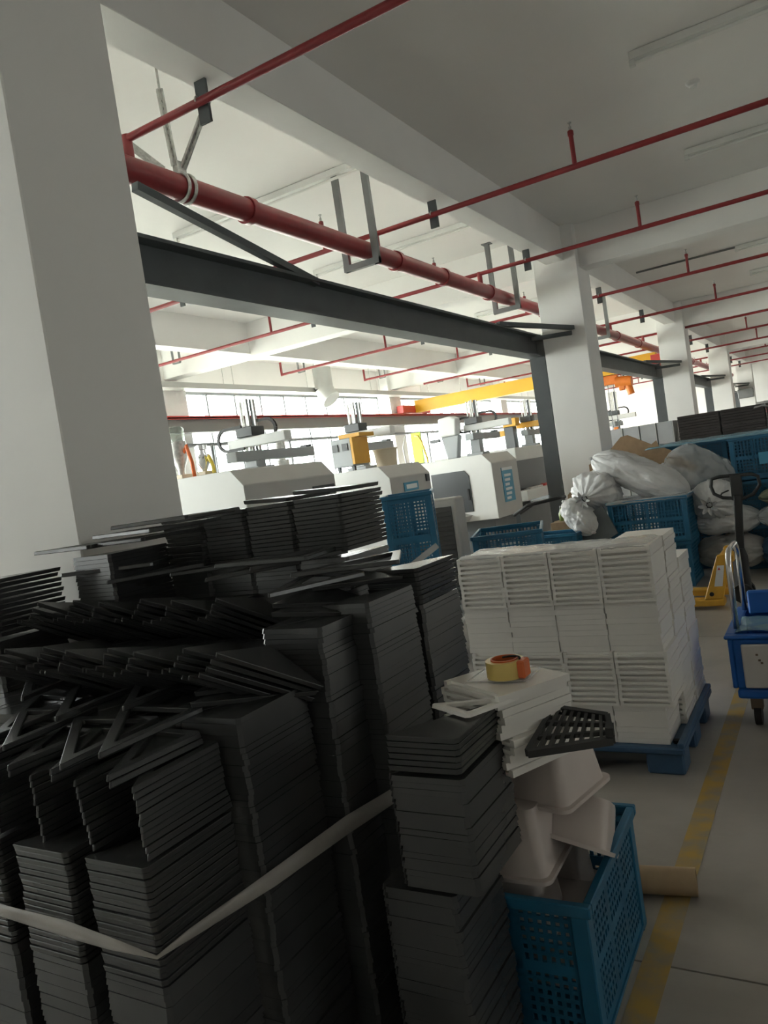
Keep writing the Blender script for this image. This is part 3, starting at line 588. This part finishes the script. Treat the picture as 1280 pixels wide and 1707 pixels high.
cardboard('torn brown cardboard sheet behind the long white sack', [(-2.62, 1.12), (-1.35, 1.2), (-1.65, 1.46), (-1.78, 1.53), (-1.80, 1.60), (-1.86, 1.56), (-1.96, 1.62), (-2.12, 1.71), (-2.20, 1.70), (-2.36, 1.55), (-2.62, 1.42)], 9.42, .012, -2)
cardboard('small torn cardboard piece left of the round white sack', [(-2.86, .88), (-2.38, 1.15), (-2.34, 1.38), (-2.44, 1.42), (-2.72, 1.22), (-2.84, 1.1)], 9.22, .01, 3)
# rumpled film over the wrapped crate top and the crate row
def film_sheet(name, label, x0, x1, y0, y1, z, amp, m='film', n=26, skirt=0, seed=0):
    vs = []; fs = []
    for i in range(n+1):
        for j in range(n+1):
            x = x0+(x1-x0)*i/n; y = y0+(y1-y0)*j/n
            zz = z + amp*(mnoise.noise(Vector((x*9+seed, y*9, seed)))+.6*mnoise.noise(Vector((x*23, y*23+seed, 2)))) + amp
            if skirt and (i in (0, n) or j in (0, n)): zz = z - skirt*(.6+.4*random.random())
            vs.append((x, y, zz))
    for i in range(n):
        for j in range(n): fs.append((i*(n+1)+j, (i+1)*(n+1)+j, (i+1)*(n+1)+j+1, i*(n+1)+j+1))
    mb = MB(); mb.add(vs, fs); o = mb.build(name, m, smooth=True)
    s = o.modifiers.new('thickness', 'SOLIDIFY'); s.thickness = .001
    return tag(o, label, 'film')
film_sheet('film_cover', 'milky film spread on the wrapped blue crate under the sacks', -2.28, -1.40, 8.65, 9.32, .985, .012, 'film2', skirt=.03, seed=1)
film_sheet('film_cover', 'blue tinted film along the tops of the back blue crates', -1.95, .7, 9.45, 10.3, 1.515, .02, 'bluefilm', 34, skirt=.02, seed=2)
# pale panels and dark wrapped trays beyond the crates
for i in range(4):
    t = thing('pale_panel', '%s pale grey stack in the row before the dark wrapped trays' % ['leftmost', 'second', 'third', 'rightmost'][i], 'panel stack', (-2.75+.235*i, 11.7, 0), group='pale stacks left of the dark wrapped trays')
    x = -2.86+.235*i; MB().box(x, x+.21, 11.5, 11.9, 0, 1.83).build('stack', 'palegrey', t, bevel=.006); MB().box(x+.212, x+.222, 11.49, 11.9, 0, 1.83).build('edge_strip', 'lampw', t)
DG = 'dark trays in the wrapped stack beyond the blue crates'
dk = None
for c_ in range(3):
    for k in range(16):
        if dk is None:
            dk = MB().prism([(-.27, -.2), (.27, -.2), (.265, .2), (-.265, .2)], 'z', 0, .0365).build('dark_tray', 'black2', bevel=.004); tag(dk, 'x', 'tray', DG); o = dk
        else: o = dk.copy(); COL.objects.link(o)
        o.location = (-1.60+.56*c_+random.uniform(-.004, .004), 11.7+random.uniform(-.006, .006), 1.27+.0372*k); o['label'] = 'dark brown tray, %s from the top of the %s wrapped stack beyond the crates' % (nth(15-k), ['left', 'middle', 'right'][c_])
t = tag(MB().box(-1.88, .08, 11.52, 11.92, 0, 1.265).build('tray_block', 'black2'), 'lower part of the dark wrapped tray stacks', 'trays', kind='stuff')
film_sheet('film_cover', 'clear film crumpled on top of the dark wrapped trays', -.9, .15, 11.5, 11.9, 1.868, .02, 'film', 22, skirt=.06, seed=5)
# white board, wall box and door at the far end
tag(MB().box(-2.35, -1.9, 35.2, 35.9, 0, 2.0).build('far_cabinet', 'robg', bevel=.02), 'grey cabinet at the far end wall', 'cabinet')
tag(MB().tube([(-2.2, 33.99, 2.05), (-2.2, 33.94, 2.05)], .12, 14).build('alarm_bell', 'redbright'), 'round dark red alarm bell on the last column', 'alarm bell')
tag(MB().box(-3.10, -2.56, 33.5, 33.99, 2.6, 2.95).build('wall_unit', 'midgrey', bevel=.02), 'grey box mounted high on the last column', 'wall unit')
# ------------------------------------------------------------------ pallet truck
t = thing('pallet_truck', 'yellow hand pallet truck with black loop handle', 'pallet truck', (-1.05, 7.75, 0))
for y in (7.56, 8.05): MB().prism([(-2.25, .05), (-2.2, .09), (-1.02, .09), (-1.02, .03), (-2.2, .035)], 'y', y-.075, y+.075).build('fork', 'jack', t, bevel=.006)
MB().prism([(-1.19, .09), (-1.03, .09), (-.93, .46), (-.96, .50), (-1.04, .49)], 'y', 7.5, 7.56).build('side_plate', 'jack', t, bevel=.006); MB().prism([(-1.19, .09), (-1.03, .09), (-.93, .46), (-.96, .50), (-1.04, .49)], 'y', 8.05, 8.11).build('side_plate', 'jack', t, bevel=.006)
MB().box(-1.04, -.90, 7.53, 8.08, .42, .48).build('top_plate', 'jack', t, bevel=.01)
s = MB().prism([(-1.09, .21), (-1.02, .21), (-.985, .40), (-1.045, .40)], 'y', 7.496, 7.4995).build('warning_sticker', 'signw', t); s['label'] = 'white warning sticker'
MB().prism([(-1.045, .36), (-1.02, .36), (-1.03, .385)], 'y', 7.492, 7.496).build('warning_mark', 'redbright', s)
MB().tube([(-1.12, 7.49, .14), (-1.12, 7.5, .14)], .02, 10).build('bolt', 'rubber', t)
MB().lathe([(.07, .08), (.07, .42), (.05, .5)], (-.88, 7.8, 0), 14).build('pump', 'rubber', t, smooth=True, sharp=50)
for y in (7.72, 7.88): MB().tube([(-.88, y-.03, .09), (-.88, y+.03, .09)], .09, 16).build('steer_wheel', 'rubber', t, smooth=True, sharp=50)
for y in (7.56, 8.05): MB().tube([(-2.0, y-.04, .04), (-2.0, y+.04, .04)], .036, 12).build('load_wheel', 'brown', t, smooth=True, sharp=50)
MB().bar((-.87, 7.8, .48), (-.83, 7.8, 1.0), .07, .05).bar((-.835, 7.8, .95), (-.83, 7.8, 1.18), .10, .03).build('handle_shaft', 'rubber', t, bevel=.006)
lp = [(-.86, 7.8, .97), (-.96, 7.8, .985), (-1.03, 7.8, 1.03), (-1.05, 7.8, 1.10), (-1.035, 7.8, 1.17), (-.96, 7.8, 1.185), (-.83, 7.8, 1.18), (-.70, 7.8, 1.175), (-.645, 7.8, 1.15), (-.635, 7.8, 1.07), (-.70, 7.8, .99), (-.80, 7.8, .955)]
MB().tube(lp, .016, 8, closed=True).build('handle_loop', 'rubber', t, smooth=True); MB().tube([(-.90, 7.79, 1.05), (-.96, 7.78, 1.03), (-.98, 7.78, 1.0)], .008, 6).build('release_lever', 'rubber', t)
# ------------------------------------------------------------------ blue trolley
t = thing('trolley', 'bright blue platform trolley with crate box at the right edge', 'trolley', (-.25, 4.8, 0))
MB().box(-.60, .14, 4.45, 5.2, .17, .225).build('platform', 'bluet', t, bevel=.015, seg=2)
bx = MB().box(-.62, -.595, 4.46, 5.18, .226, .50).box(.13, .155, 4.46, 5.18, .226, .50).box(-.595, .13, 5.155, 5.18, .226, .50).box(-.595, .13, 4.46, 4.485, .226, .50).build('bin', 'bluet', t, bevel=.006)
MB().box(-.635, .17, 4.445, 4.50, .50, .52).box(-.635, .17, 5.14, 5.195, .50, .52).box(-.635, -.58, 4.5, 5.14, .50, .52).box(.115, .17, 4.5, 5.14, .50, .52).build('rim', 'bluet', bx, bevel=.006)
MB().box(-.55, .1, 4.95, 5.0, .52, .66).build('back_panel', 'bluet', t, bevel=.01)
pn = MB().box(-.555, .09, 4.435, 4.455, .235, .475).build('front_panel', 'panelw', t, bevel=.02, seg=3); pn['label'] = 'pale plastic front panel'
for (x, z) in ((-.48, .42), (-.40, .42), (-.47, .39), (-.46, .375), (-.41, .38)): MB().box(x-.006, x+.006, 4.431, 4.4345, z-.005, z+.005).build('mark', 'brown', pn)
MB().box(-.40, -.35, 4.43, 4.4345, .345, .37).build('latch', 'brown', pn)
hd = [(-.585, 4.62, .50), (-.585, 4.62, .84)] + arc((-.585, 4.73, .84), .11, 180, 90, 6, 'yz') + [(-.585, 4.98, .95)] + arc((-.585, 4.98, .84), .11, 90, 0, 6, 'yz') + [(-.585, 5.09, .52)]
MB().tube(hd, .016, 10).build('handle', 'chrome', t, smooth=True)
for x in (-.52, .06):
    for y in (4.55, 5.1):
        f = MB().box(x-.03, x+.03, y-.03, y+.03, .09, .17).build('caster_fork', 'brown', t, bevel=.004); MB().tube([(x-.018, y, .055), (x+.018, y, .055)], .055, 16).build('wheel', 'rubber', f, smooth=True, sharp=50)
film_sheet('film_cover', 'clear film lying in the top of the blue trolley bin', -.58, .11, 4.50, 4.93, .505, .018, 'bluefilm', 20, seed=8)

# ================================================================== PALLET OF WHITE TRAYS
t = thing('plastic_pallet', 'dark blue plastic pallet under the white trays', 'pallet', (-1.36, 4.25, 0))
MB().box(-1.95, -.775, 3.76, 4.72, .115, .15).build('deck', 'bluep', t, bevel=.008)
for x in (-1.86, -1.36, -.88):
    for y in (3.88, 4.24, 4.60): MB().box(x-.09, x+.09, y-.08, y+.08, 0, .115).build('foot', 'bluep', t, bevel=.01)
for x in (-.805, -1.95): MB().box(x, x+.03, 3.76, 4.72, .15, .175).build('rim', 'bluep', t, bevel=.005)
for y in (3.84, 4.22, 4.62):
    MB().tube([(-.82, y, .15), (-.82, y, .165)], .018, 10).build('plug', 'rubber', t)
def white_tray_mesh():
    w, d, h = .2525, .292, .0268; mb = MB()
    mb.box(-w/2, w/2, 0, d, 0, h).box(-w/2, -w/2+.016, -.018, 0, 0, h).box(w/2-.016, w/2, -.018, 0, 0, h).box(-w/2+.016, w/2-.016, -.018, 0, 0, .014)
    return mb
WT = white_tray_mesh().build('white_tray', 'white'); COL.objects.unlink(WT)
WG = 'white plastic trays stacked on the blue pallet'
CN = ['far left', 'centre left', 'centre right', 'far right']
SEC = [(0, 7, 180, -.028), (7, 17, 0, .012), (17, 26, 180, -.004), (26, 36, 0, 0)]
SN = ['bottom bundle', 'slotted lower bundle', 'smooth middle bundle', 'ribbed top bundle']
def white_tray(x, y, z, rz, label, group=WG):
    o = WT.copy(); COL.objects.link(o); o.location = (x, y, z); o.rotation_euler = (0, 0, rz); return tag(o, label, 'tray', group)
stuffm = []
for c in range(4):
    for s, (a, b, r, dx) in enumerate(SEC):
        for k in range(a, b):
            x = -1.712+.257*c+dx+random.uniform(-.0025, .0025); y = 3.805+random.uniform(-.003, .003); z = .152+.0275*k
            white_tray(x, y + (.292 if r else 0), z, rad(r+random.uniform(-.5, .5)), 'white tray, %s from the top of the %s pallet column, %s' % (nth(35-k), CN[c], SN[s]))
for k in range(36): white_tray(-.936+random.uniform(-.004, .004), 4.12, .152+.0275*k, rad(random.uniform(-.5, .5)), 'white tray, %s from the top in the second row on the right' % nth(35-k))
for k in range(30): white_tray(-.93+random.uniform(-.004, .004), 4.42, .152+.0275*k, rad(random.uniform(-.5, .5)), 'white tray, %s from the top in the lower rear row on the right' % nth(29-k))
mb = MB()
for c in range(3):
    for k in range(30):
        x = -1.712+.257*c; mb.box(x-.122, x+.122, 4.12, 4.41, .152+.0275*k, .152+.0275*k+.0265)
        if k < 26: mb.box(x-.122, x+.122, 4.43, 4.70, .152+.0275*k, .152+.0275*k+.0265)
tag(mb.build('white_tray_stack', 'white'), 'white trays hidden at the rear of the pallet', 'trays', kind='stuff')
film_sheet('film_cover', 'wrinkled clear film on top of the white pallet trays', -1.84, -.82, 3.80, 4.10, 1.144, .008, 'film', 40, skirt=.012, seed=12)

# ================================================================== BLACK TRIANGULAR TRAYS
TA, TB, TT = .215, .30, .0145
def tri_outline(a, b, ins, cut):
    k = 1 - ins*math.sqrt(1/a**2 + 1/b**2); A = Vector((ins, ins)); B = Vector((a*(k-ins/b), ins)); C = Vector((ins, b*(k-ins/a))); out = []
    P = [A, B, C]
    for i in range(3):
        p = P[i]; pv = P[i-1]; nx = P[(i+1) % 3]; out.append(p + (pv-p).normalized()*cut); out.append(p + (nx-p).normalized()*cut)
    return out
def tri_frame(a, b, w, tt, draft=.0016, web=True):
    o0 = tri_outline(a, b, 0, .010); o1 = tri_outline(a, b, draft, .010); i0 = tri_outline(a, b, w, .006); n = 6; mb = MB()
    vs = [(*q, 0) for q in o0] + [(*q, tt) for q in o1] + [(*q, tt) for q in i0] + [(*q, 0) for q in i0]; fs = []
    for i in range(n):
        j = (i+1) % n
        fs += [(i, j, n+j, n+i), (n+i, n+j, 2*n+j, 2*n+i), (2*n+i, 2*n+j, 3*n+j, 3*n+i), (3*n+i, 3*n+j, j, i)]
    if web: fs.append(tuple(range(4*n-1, 3*n-1, -1))); vs += [(*q, .004) for q in i0]; fs.append(tuple(range(4*n, 5*n)))
    return mb.add(vs, fs)
def soft(o, w):        # round the moulded edges once, in the shared mesh
    import bmesh
    bm = bmesh.new(); bm.from_mesh(o.data); es = [e for e in bm.edges if len(e.link_faces) == 2 and e.calc_face_angle(0) > .5]
    bmesh.ops.bevel(bm, geom=es, offset=w, segments=1, affect='EDGES', clamp_overlap=True); bm.to_mesh(o.data); bm.free(); return o
BT = soft(tri_frame(TA, TB, .030, TT).build('black_tray', 'black'), .0022); COL.objects.unlink(BT)
BT2 = soft(tri_frame(.33, .36, .030, TT, web=False).build('black_tray', 'black'), .0022); COL.objects.unlink(BT2)
WTRI = tri_frame(.19, .17, .020, .010, web=False).build('white_triangle_frame', 'white'); COL.objects.unlink(WTRI)
BG = 'black triangular trays in the foreground pile'
NB = [0]
def btray(mtx, label, src=None):
    o = (src or BT).copy(); COL.objects.link(o); o.matrix_world = mtx; NB[0] += 1; return tag(o, label, 'tray', BG)
T = Matrix.Translation
def R(d, ax): return Matrix.Rotation(rad(d), 4, ax)
FLIP = R(180, 'Y')
PIT = .0155
# front lower bundles: short side faces the camera, long side on the right
FX = [-1.41, -1.685, -1.962]
FN = ['right', 'middle', 'left']
for x, nm in zip(FX, FN):
    lean = 0
    for k in range(18):
        z = .591 + PIT*k
        btray(T((x + random.uniform(-.003, .003), 1.12 + random.uniform(-.003, .003), z+TT)) @ R(random.uniform(-.6, .6), 'Z') @ FLIP, 'black tray edge, %s from the top of the %s front column by the film band' % (nth(17-k), nm))
# upper bundles with their sharp tip towards the camera
UX = [-1.415, -1.60, -1.785, -1.97]
UN = ['right', 'centre right', 'centre left', 'left']
for i, (x, nm) in enumerate(zip(UX, UN)):
    sx = 0
    for k in range(13):
        z = .874 + PIT*k
        sx += random.uniform(-.006, .003)
        if k == 11: sx -= .03
        rot = 180 + random.uniform(-1, 1) - (0 if k < 11 else 4)
        btray(T((x + sx, 1.43 + (k > 10)*-.02, z)) @ R(rot, 'Z'), 'black tray with tip forward, %s from the top of the %s upper front bundle' % (nth(12-k), nm))
for q, (x, y, z, r_) in enumerate([(-1.62, 1.10, 1.080, 186), (-1.53, 1.14, 1.097, 180), (-1.93, 1.16, 1.080, 188), (-1.90, 1.30, 1.112, 184), (-2.12, 1.24, 1.085, 176), (-2.22, 1.42, 1.128, 190), (-1.72, 1.38, 1.127, 178)]):
    m_ = R(r_, 'Z'); tip = m_ @ Vector((0, .355, 0))
    btray(T((x - tip.x, y - tip.y, z)) @ m_ @ R(random.uniform(-2, 2), 'X'), 'loose black frame, %s laid on the upper front bundles' % nth(q), BT2)
# slid-over bundles: each tray leans on the next, tips to the camera
STEP = [(0, 0), (.040, .002), (.076, .008), (.100, .024), (.114, .042), (.136, .060)]
for r_, (nb, xb, xs_, yt, zt, dz) in enumerate([(7, -2.44, .148, 1.44, 1.235, -.004), (6, -2.62, .165, 1.70, 1.335, -.006)]):
    for b_ in range(nb):
        tilt = 30 + random.uniform(-4, 4); rot = 180 + 14 + random.uniform(-5, 5)
        for k, (dx, dz_) in enumerate(STEP):
            x = xb + xs_*b_ + dx + random.uniform(-.004, .004); y = yt + .03*(b_ % 2) + random.uniform(-.008, .008); z = zt + dz*b_ + dz_
            m_ = R(-19, 'X') @ R(tilt + random.uniform(-1, 1), 'Y') @ R(rot, 'Z') @ FLIP; tip = m_ @ Vector((0, .295, 0))
            btray(T((x - tip.x, y - tip.y, z - tip.z)) @ m_, 'leaning black tray, %s in the %s slid bundle of the %s row' % (nth(k), nth(b_), ['front', 'rear'][r_]))
# loose frames lying before the back row
LF = [(-1.43, 1.70, 1.352, 158), (-1.96, 2.00, 1.385, 128), (-2.16, 2.03, 1.400, 122), (-1.52, 1.92, 1.372, 118), (-1.72, 1.97, 1.405, 140), (-2.30, 1.86, 1.42, 132), (-2.52, 1.84, 1.45, 118), (-1.84, 1.93, 1.42, 100)]
for q_, (x, y, z, r_) in enumerate(LF):
    m_ = R(r_, 'Z'); tip = m_ @ Vector((0, .355, 0)); btray(T((x - tip.x, y - tip.y, z)) @ m_ @ R(random.uniform(-2, 2), 'X'), 'loose open black frame before the back row, %s laid' % nth(q_), BT2)
for i, (x, y, z, r_) in enumerate([(-2.28, 1.90, 1.605, 96), (-2.36, 1.88, 1.580, 84), (-2.45, 1.87, 1.552, 92), (-2.68, 1.86, 1.55, 86)]):
    m_ = R(r_, 'Z'); tip = m_ @ Vector((0, .355, 0)); btray(T((x - tip.x, y - tip.y, z)) @ m_, 'loose black frame sticking out left of the back row, %s from the top' % nth(i), BT2)
# back row of upright stacks, flat side to the camera
for i, x in enumerate([-2.14, -1.922, -1.704, -1.487]):
    sx = 0
    for k in range(13):
        z = 1.405 + PIT*k + .003*i
        if random.random() < .25: sx = random.uniform(-.008, .008)
        btray(T((x + sx, 2.22 + random.uniform(-.003, .003), z+TT)) @ R(random.uniform(-1, 1), 'Z') @ FLIP, 'black tray, %s from the top of the %s stack in the back row' % (nth(12-k), ['leftmost', 'second', 'third', 'rightmost'][i]))
for q_, (x, z, r_) in enumerate(((-1.71, 1.616, 2), (-1.47, 1.624, 5))):
    btray(T((x, 2.23, z+.012)) @ R(r_, 'Z') @ R(3, 'Y') @ FLIP, 'black tray tilted on top of the %s stack of the back row' % ['third', 'rightmost'][q_])
# bright edged stack at the far left
for k in range(11):
    btray(T((-2.66 + random.uniform(-.02, .015), 1.66, 1.28 + .0195*k + TT)) @ R(-4 + random.uniform(-3, 3), 'Z') @ FLIP, 'black tray, %s from the top of the bright edged stack at the left' % nth(10-k))
# stack on the right behind the white sheet and the one beside the crate
for k in range(8):
    btray(T((-1.235 + random.uniform(-.004, .004), 2.24, 1.21 + PIT*k + TT)) @ R(random.uniform(-1, 1), 'Z') @ FLIP, 'black tray, %s from the top of the rear right stack of the pile' % nth(7-k))
for k in range(6):
    btray(T((-.858 + random.uniform(-.004, .004), 1.63, .905 + PIT*k + TT)) @ R(random.uniform(-1, 1), 'Z') @ FLIP, 'black tray, %s from the top of the stack beside the blue crate' % nth(5-k))
# trays slumped over the right shoulder of the pile
for k, (x, y, z, ty, rz) in enumerate([(-1.545, 1.47, 1.155, 16, 186), (-1.535, 1.44, 1.135, 14, 178), (-1.49, 1.78, 1.325, 20, 184), (-1.475, 1.75, 1.305, 17, 176), (-1.44, 1.92, 1.345, 12, 190)]):
    m_ = R(ty, 'Y') @ R(rz, 'Z') @ FLIP; tip = m_ @ Vector((0, .295, 0)); btray(T((x - tip.x, y - tip.y, z - tip.z)) @ m_, 'black tray slumped over the right shoulder of the pile, %s from the front' % nth(k))
# everything deeper in the pile: solid layers
st = MB(); OUT = tri_outline(TA, TB, 0, .010); OUTT = tri_outline(TA, TB, .0016, .010)
def layer(x, y, z, fx=1, rz=0):
    m = T((x + random.uniform(-.0025, .0025), y + random.uniform(-.002, .002), z)) @ R(rz + random.uniform(-.4, .4), 'Z'); vs = [m @ Vector((-fx*q.x, q.y, 0)) for q in OUT] + [m @ Vector((-fx*q.x, q.y, TT)) for q in OUTT]
    st.add(vs, [tuple(range(6)), tuple(range(11, 5, -1))] + [(i, 6+i, 6+(i+1) % 6, (i+1) % 6) for i in range(6)])
def pair(x, y, z):
    layer(x + random.uniform(-.003, .003), y, z)
    m = T((x-TA-.004, y+TB, z)) @ R(180, 'Z'); vs = [m @ Vector((-q.x, q.y, 0)) for q in OUT] + [m @ Vector((-q.x, q.y, TT)) for q in OUTT]
    st.add(vs, [tuple(range(6)), tuple(range(11, 5, -1))] + [(i, 6+i, 6+(i+1) % 6, (i+1) % 6) for i in range(6)])
def column(x, y, z0, z1, both=True):
    z = z0
    while z < z1 - TT: (pair if both else layer)(x, y, z); z += PIT
for x in FX + [-2.24, -2.52]: column(x, 1.12, 0, .591 if x > -2.2 else .87, False)
for c in range(7): column(-1.362 - .222*c, 1.435, 0, 1.09 + .02*(c == 0), True)
for c in range(8): column(-1.305 - .222*c, 1.75 - .12*(c > 5), 0, (1.27 if c == 0 else 1.20) if c < 6 else 1.275, True)
for c in range(5): column(-1.24 - .222*c, 2.065 if c else 1.92, 0, 1.30 if c else 1.30, False)
column(-1.235, 2.24, 0, 1.21, True)
for c, x in enumerate([-2.14, -1.922, -1.704, -1.487]): column(x, 2.22, 1.225, 1.405, False); column(x, 2.37, 0, 1.2, False)
column(-2.32, 1.915, 1.225, 1.53, False)
column(-.93, 1.63, 0, .60, True); column(-.858, 1.63, .60, .905, True)
tag(st.build('black_tray_stack', 'black'), 'black trays packed deep inside the foreground pile', 'trays', kind='stuff')
# film band round the pile
pts = [(-2.42, 1.105, .70), (-2.1, 1.103, .697), (-1.9, 1.103, .692), (-1.7, 1.102, .69), (-1.55, 1.103, .682), (-1.402, 1.106, .675), (-1.392, 1.2, .675), (-1.344, 1.45, .68), (-1.30, 1.73, .69), (-1.24, 1.95, .70), (-1.20, 2.2, .71)]
bd = MB(); n = len(pts); hw = [.014, .016, .018, .022, .016, .004, .012, .022, .026, .022, .02]
vs = [(x, y, z-h) for (x, y, z), h in zip(pts, hw)] + [(x, y, z+h) for (x, y, z), h in zip(pts, hw)]
bd.add(vs, [(i, i+1, n+i+1, n+i) for i in range(n-1)]); o = bd.build('film_band', 'bandfilm', smooth=True); s = o.modifiers.new('thickness', 'SOLIDIFY'); s.thickness = .0015
tag(o, 'dusty plastic film band tied round the black tray pile', 'film band')
# loose trays at the foot of the pile
for (x, y, z, rx, rz) in ((-.96, 1.50, .05, 78, 10), (-1.22, 1.36, .05, 74, -8)):
    btray(T((x, y, z-.045)) @ R(rz, 'Z') @ R(rx, 'X') @ T((0, 0, 0)), 'black tray leaning upright at the foot of the pile, %s one' % ('right' if x > -1 else 'left'))

# ================================================================== BLUE CRATE WITH WHITE TUBS
near = crate_proto('blue_crate', .44, .62, .42, 'blue mesh crate full of white tubs beside the black pile', None, step=.026)
near.location = (-.94, 2.255, 0); near.rotation_euler = (0, 0, rad(1.5))
def tub(label, loc, rot, w=.22, d=.24, h=.22, m='tub', g='white plastic tubs piled in the blue crate'):
    def ring(w, d, z, r=.03, n=5):
        out = []
        for cx, cy, a0 in ((w/2-r, d/2-r, 0), (-w/2+r, d/2-r, 90), (-w/2+r, -d/2+r, 180), (w/2-r, -d/2+r, 270)):
            for i in range(n): a = rad(a0+90*i/(n-1)); out.append((cx+r*math.cos(a), cy+r*math.sin(a), z))
        return out
    mb = MB(); e = .006
    rs = [ring(w*.78, d*.78, 0), ring(w*.82, d*.82, .012), ring(w, d, h), ring(w+.03, d+.03, h), ring(w+.03, d+.03, h+.012), ring(w-2*e, d-2*e, h+.012), ring(w*.82-2*e, d*.82-2*e, .018)]; N = len(rs[0])
    vs = [q for r in rs for q in r]; fs = [tuple(reversed(range(N))), tuple(range(6*N, 7*N))]
    for k in range(6):
        for i in range(N): fs.append((k*N+i, k*N+(i+1) % N, (k+1)*N+(i+1) % N, (k+1)*N+i))
    mb.add(vs, fs); o = mb.build('white_tub', m, smooth=True, sharp=35); o.location = loc; o.rotation_euler = tuple(rad(q) for q in rot); return tag(o, label, 'tub', g)
tub('upturned white tub at the left of the blue crate', (-.95, 2.12, .635), (180, 0, 2), .22, .24, .19)
tub('white tub standing on its side at the right of the blue crate', (-.79, 2.33, .55), (150, 14, 4), .19, .30, .14)
tub('white tub sunk in the front of the blue crate', (-.955, 2.10, .455), (178, 0, 0), .20, .19, .18)
tub('white tub deep in the blue crate behind the others', (-.86, 2.18, .30), (180, 0, 0), .22, .24, .2)
tub('tall upturned white tub carrying the white trays', (-.865, 2.22, .80), (180, 0, -12), .24, .26, .17)
tub('white tub low at the back of the blue crate', (-.98, 2.42, .40), (180, 0, 6), .24, .22, .22)
WS = 'white trays piled above the blue crate'
for k in range(11):
    white_tray(-.950 + random.uniform(-.008, .008) + (.02 if k in (3, 4) else 0), 1.94 + random.uniform(-.004, .004), .803 + .0205*k, rad(-29 + random.uniform(-2.5, 2.5)), 'white tray, %s from the top of the small pile above the blue crate' % nth(10-k), WS).scale = (1.06, .80, .745)
film_sheet('film_cover', 'glossy clear film on the small white tray pile', -.98, -.80, 1.97, 2.11, 1.031, .003, 'film', 20, seed=21)
o = WTRI.copy(); COL.objects.link(o); o.location = (-.885, 1.755, 1.003); o.rotation_euler = (0, 0, rad(62)); tag(o, 'white triangular frame resting on the black stack beside the tape', 'frame')
# black slatted grille sticking out of the pile
t = thing('black_grille', 'black slatted grille jutting out below the white trays', 'grille', (-.72, 1.97, .905)); t.rotation_euler = (rad(16), rad(3), rad(8))
GP = [(-.07, -.11, 0), (-.03, .09, 0), (.12, .06, 0), (.14, -.04, 0)]
for a_, b_ in zip(GP, GP[1:] + GP[:1]): MB().bar(a_, b_, .014, .022).build('frame_bar', 'black', t, local=True)
for k in range(7):
    f_ = (k+1)/8; a_ = Vector(GP[0]).lerp(Vector(GP[3]), f_); b_ = Vector(GP[1]).lerp(Vector(GP[2]), f_); MB().bar(a_, b_, .009, .016).build('slat', 'black', t, local=True)
for f_ in (.33, .66): MB().bar(Vector(GP[0]).lerp(Vector(GP[1]), f_), Vector(GP[3]).lerp(Vector(GP[2]), f_), .008, .014).build('slat', 'black', t, local=True)
MB().box(.125, .145, -.045, -.02, 0, .04).build('lug', 'black', t, local=True)
# tape roll
t = thing('tape_roll', 'roll of yellow packing tape with orange core on the white trays', 'tape', (-.875, 2.02, 1.036))
MB().lathe([(.040, 0), (.055, 0), (.055, .048), (.040, .048), (.040, 0)], (0, 0, 0), 28).build('tape', 'tape', t, local=True, smooth=True, sharp=40)
MB().lathe([(.036, -.001), (.0395, -.001), (.0395, .052), (.036, .052), (.036, -.001)], (0, 0, 0), 28).build('core', 'taped', t, local=True, smooth=True, sharp=40)
MB().box(.045, .068, -.03, .02, 0, .05).build('loose_end', 'taped', t, local=True, bevel=.004); MB().tube(arc((.02, -.01, .052), .03, 0, 150, 8, 'xy'), .003, 6).build('tear_strip', 'rubber', t, local=True)
# cardboard tube on the floor
t = thing('cardboard_tube', 'brown cardboard tube lying on the floor behind the blue crate', 'tube', (-.75, 2.76, .05)); t.rotation_euler = (0, 0, rad(9))
MB().tube([(-.2, 0, 0), (.16, 0, 0)], .048, 24, caps=False).build('tube_wall', 'kraft', t, local=True, smooth=True); MB().tube([(-.2, 0, 0), (.16, 0, 0)], .041, 24, caps=False).build('inner_wall', 'kraft', t, local=True, smooth=True)
rg = MB(); k = 24
for xx in (-.2, .16):
    b = len(rg.v); 
    for r_ in (.041, .048):
        for j in range(k): rg.v.append((xx, r_*math.cos(2*math.pi*j/k), r_*math.sin(2*math.pi*j/k)))
    for j in range(k): rg.f.append((b+j, b+(j+1) % k, b+k+(j+1) % k, b+k+j))
rg.build('tube_rim', 'kraft', t, local=True)
tag(MB().box(-.40, -.37, 3.30, 3.312, 0, .003).box(-.40, -.394, 3.312, 3.36, 0, .003).build('debris', 'rubber'), 'dark scrap lying on the floor right of the yellow line', 'scrap')
print('BLACK TRAYS', NB[0])
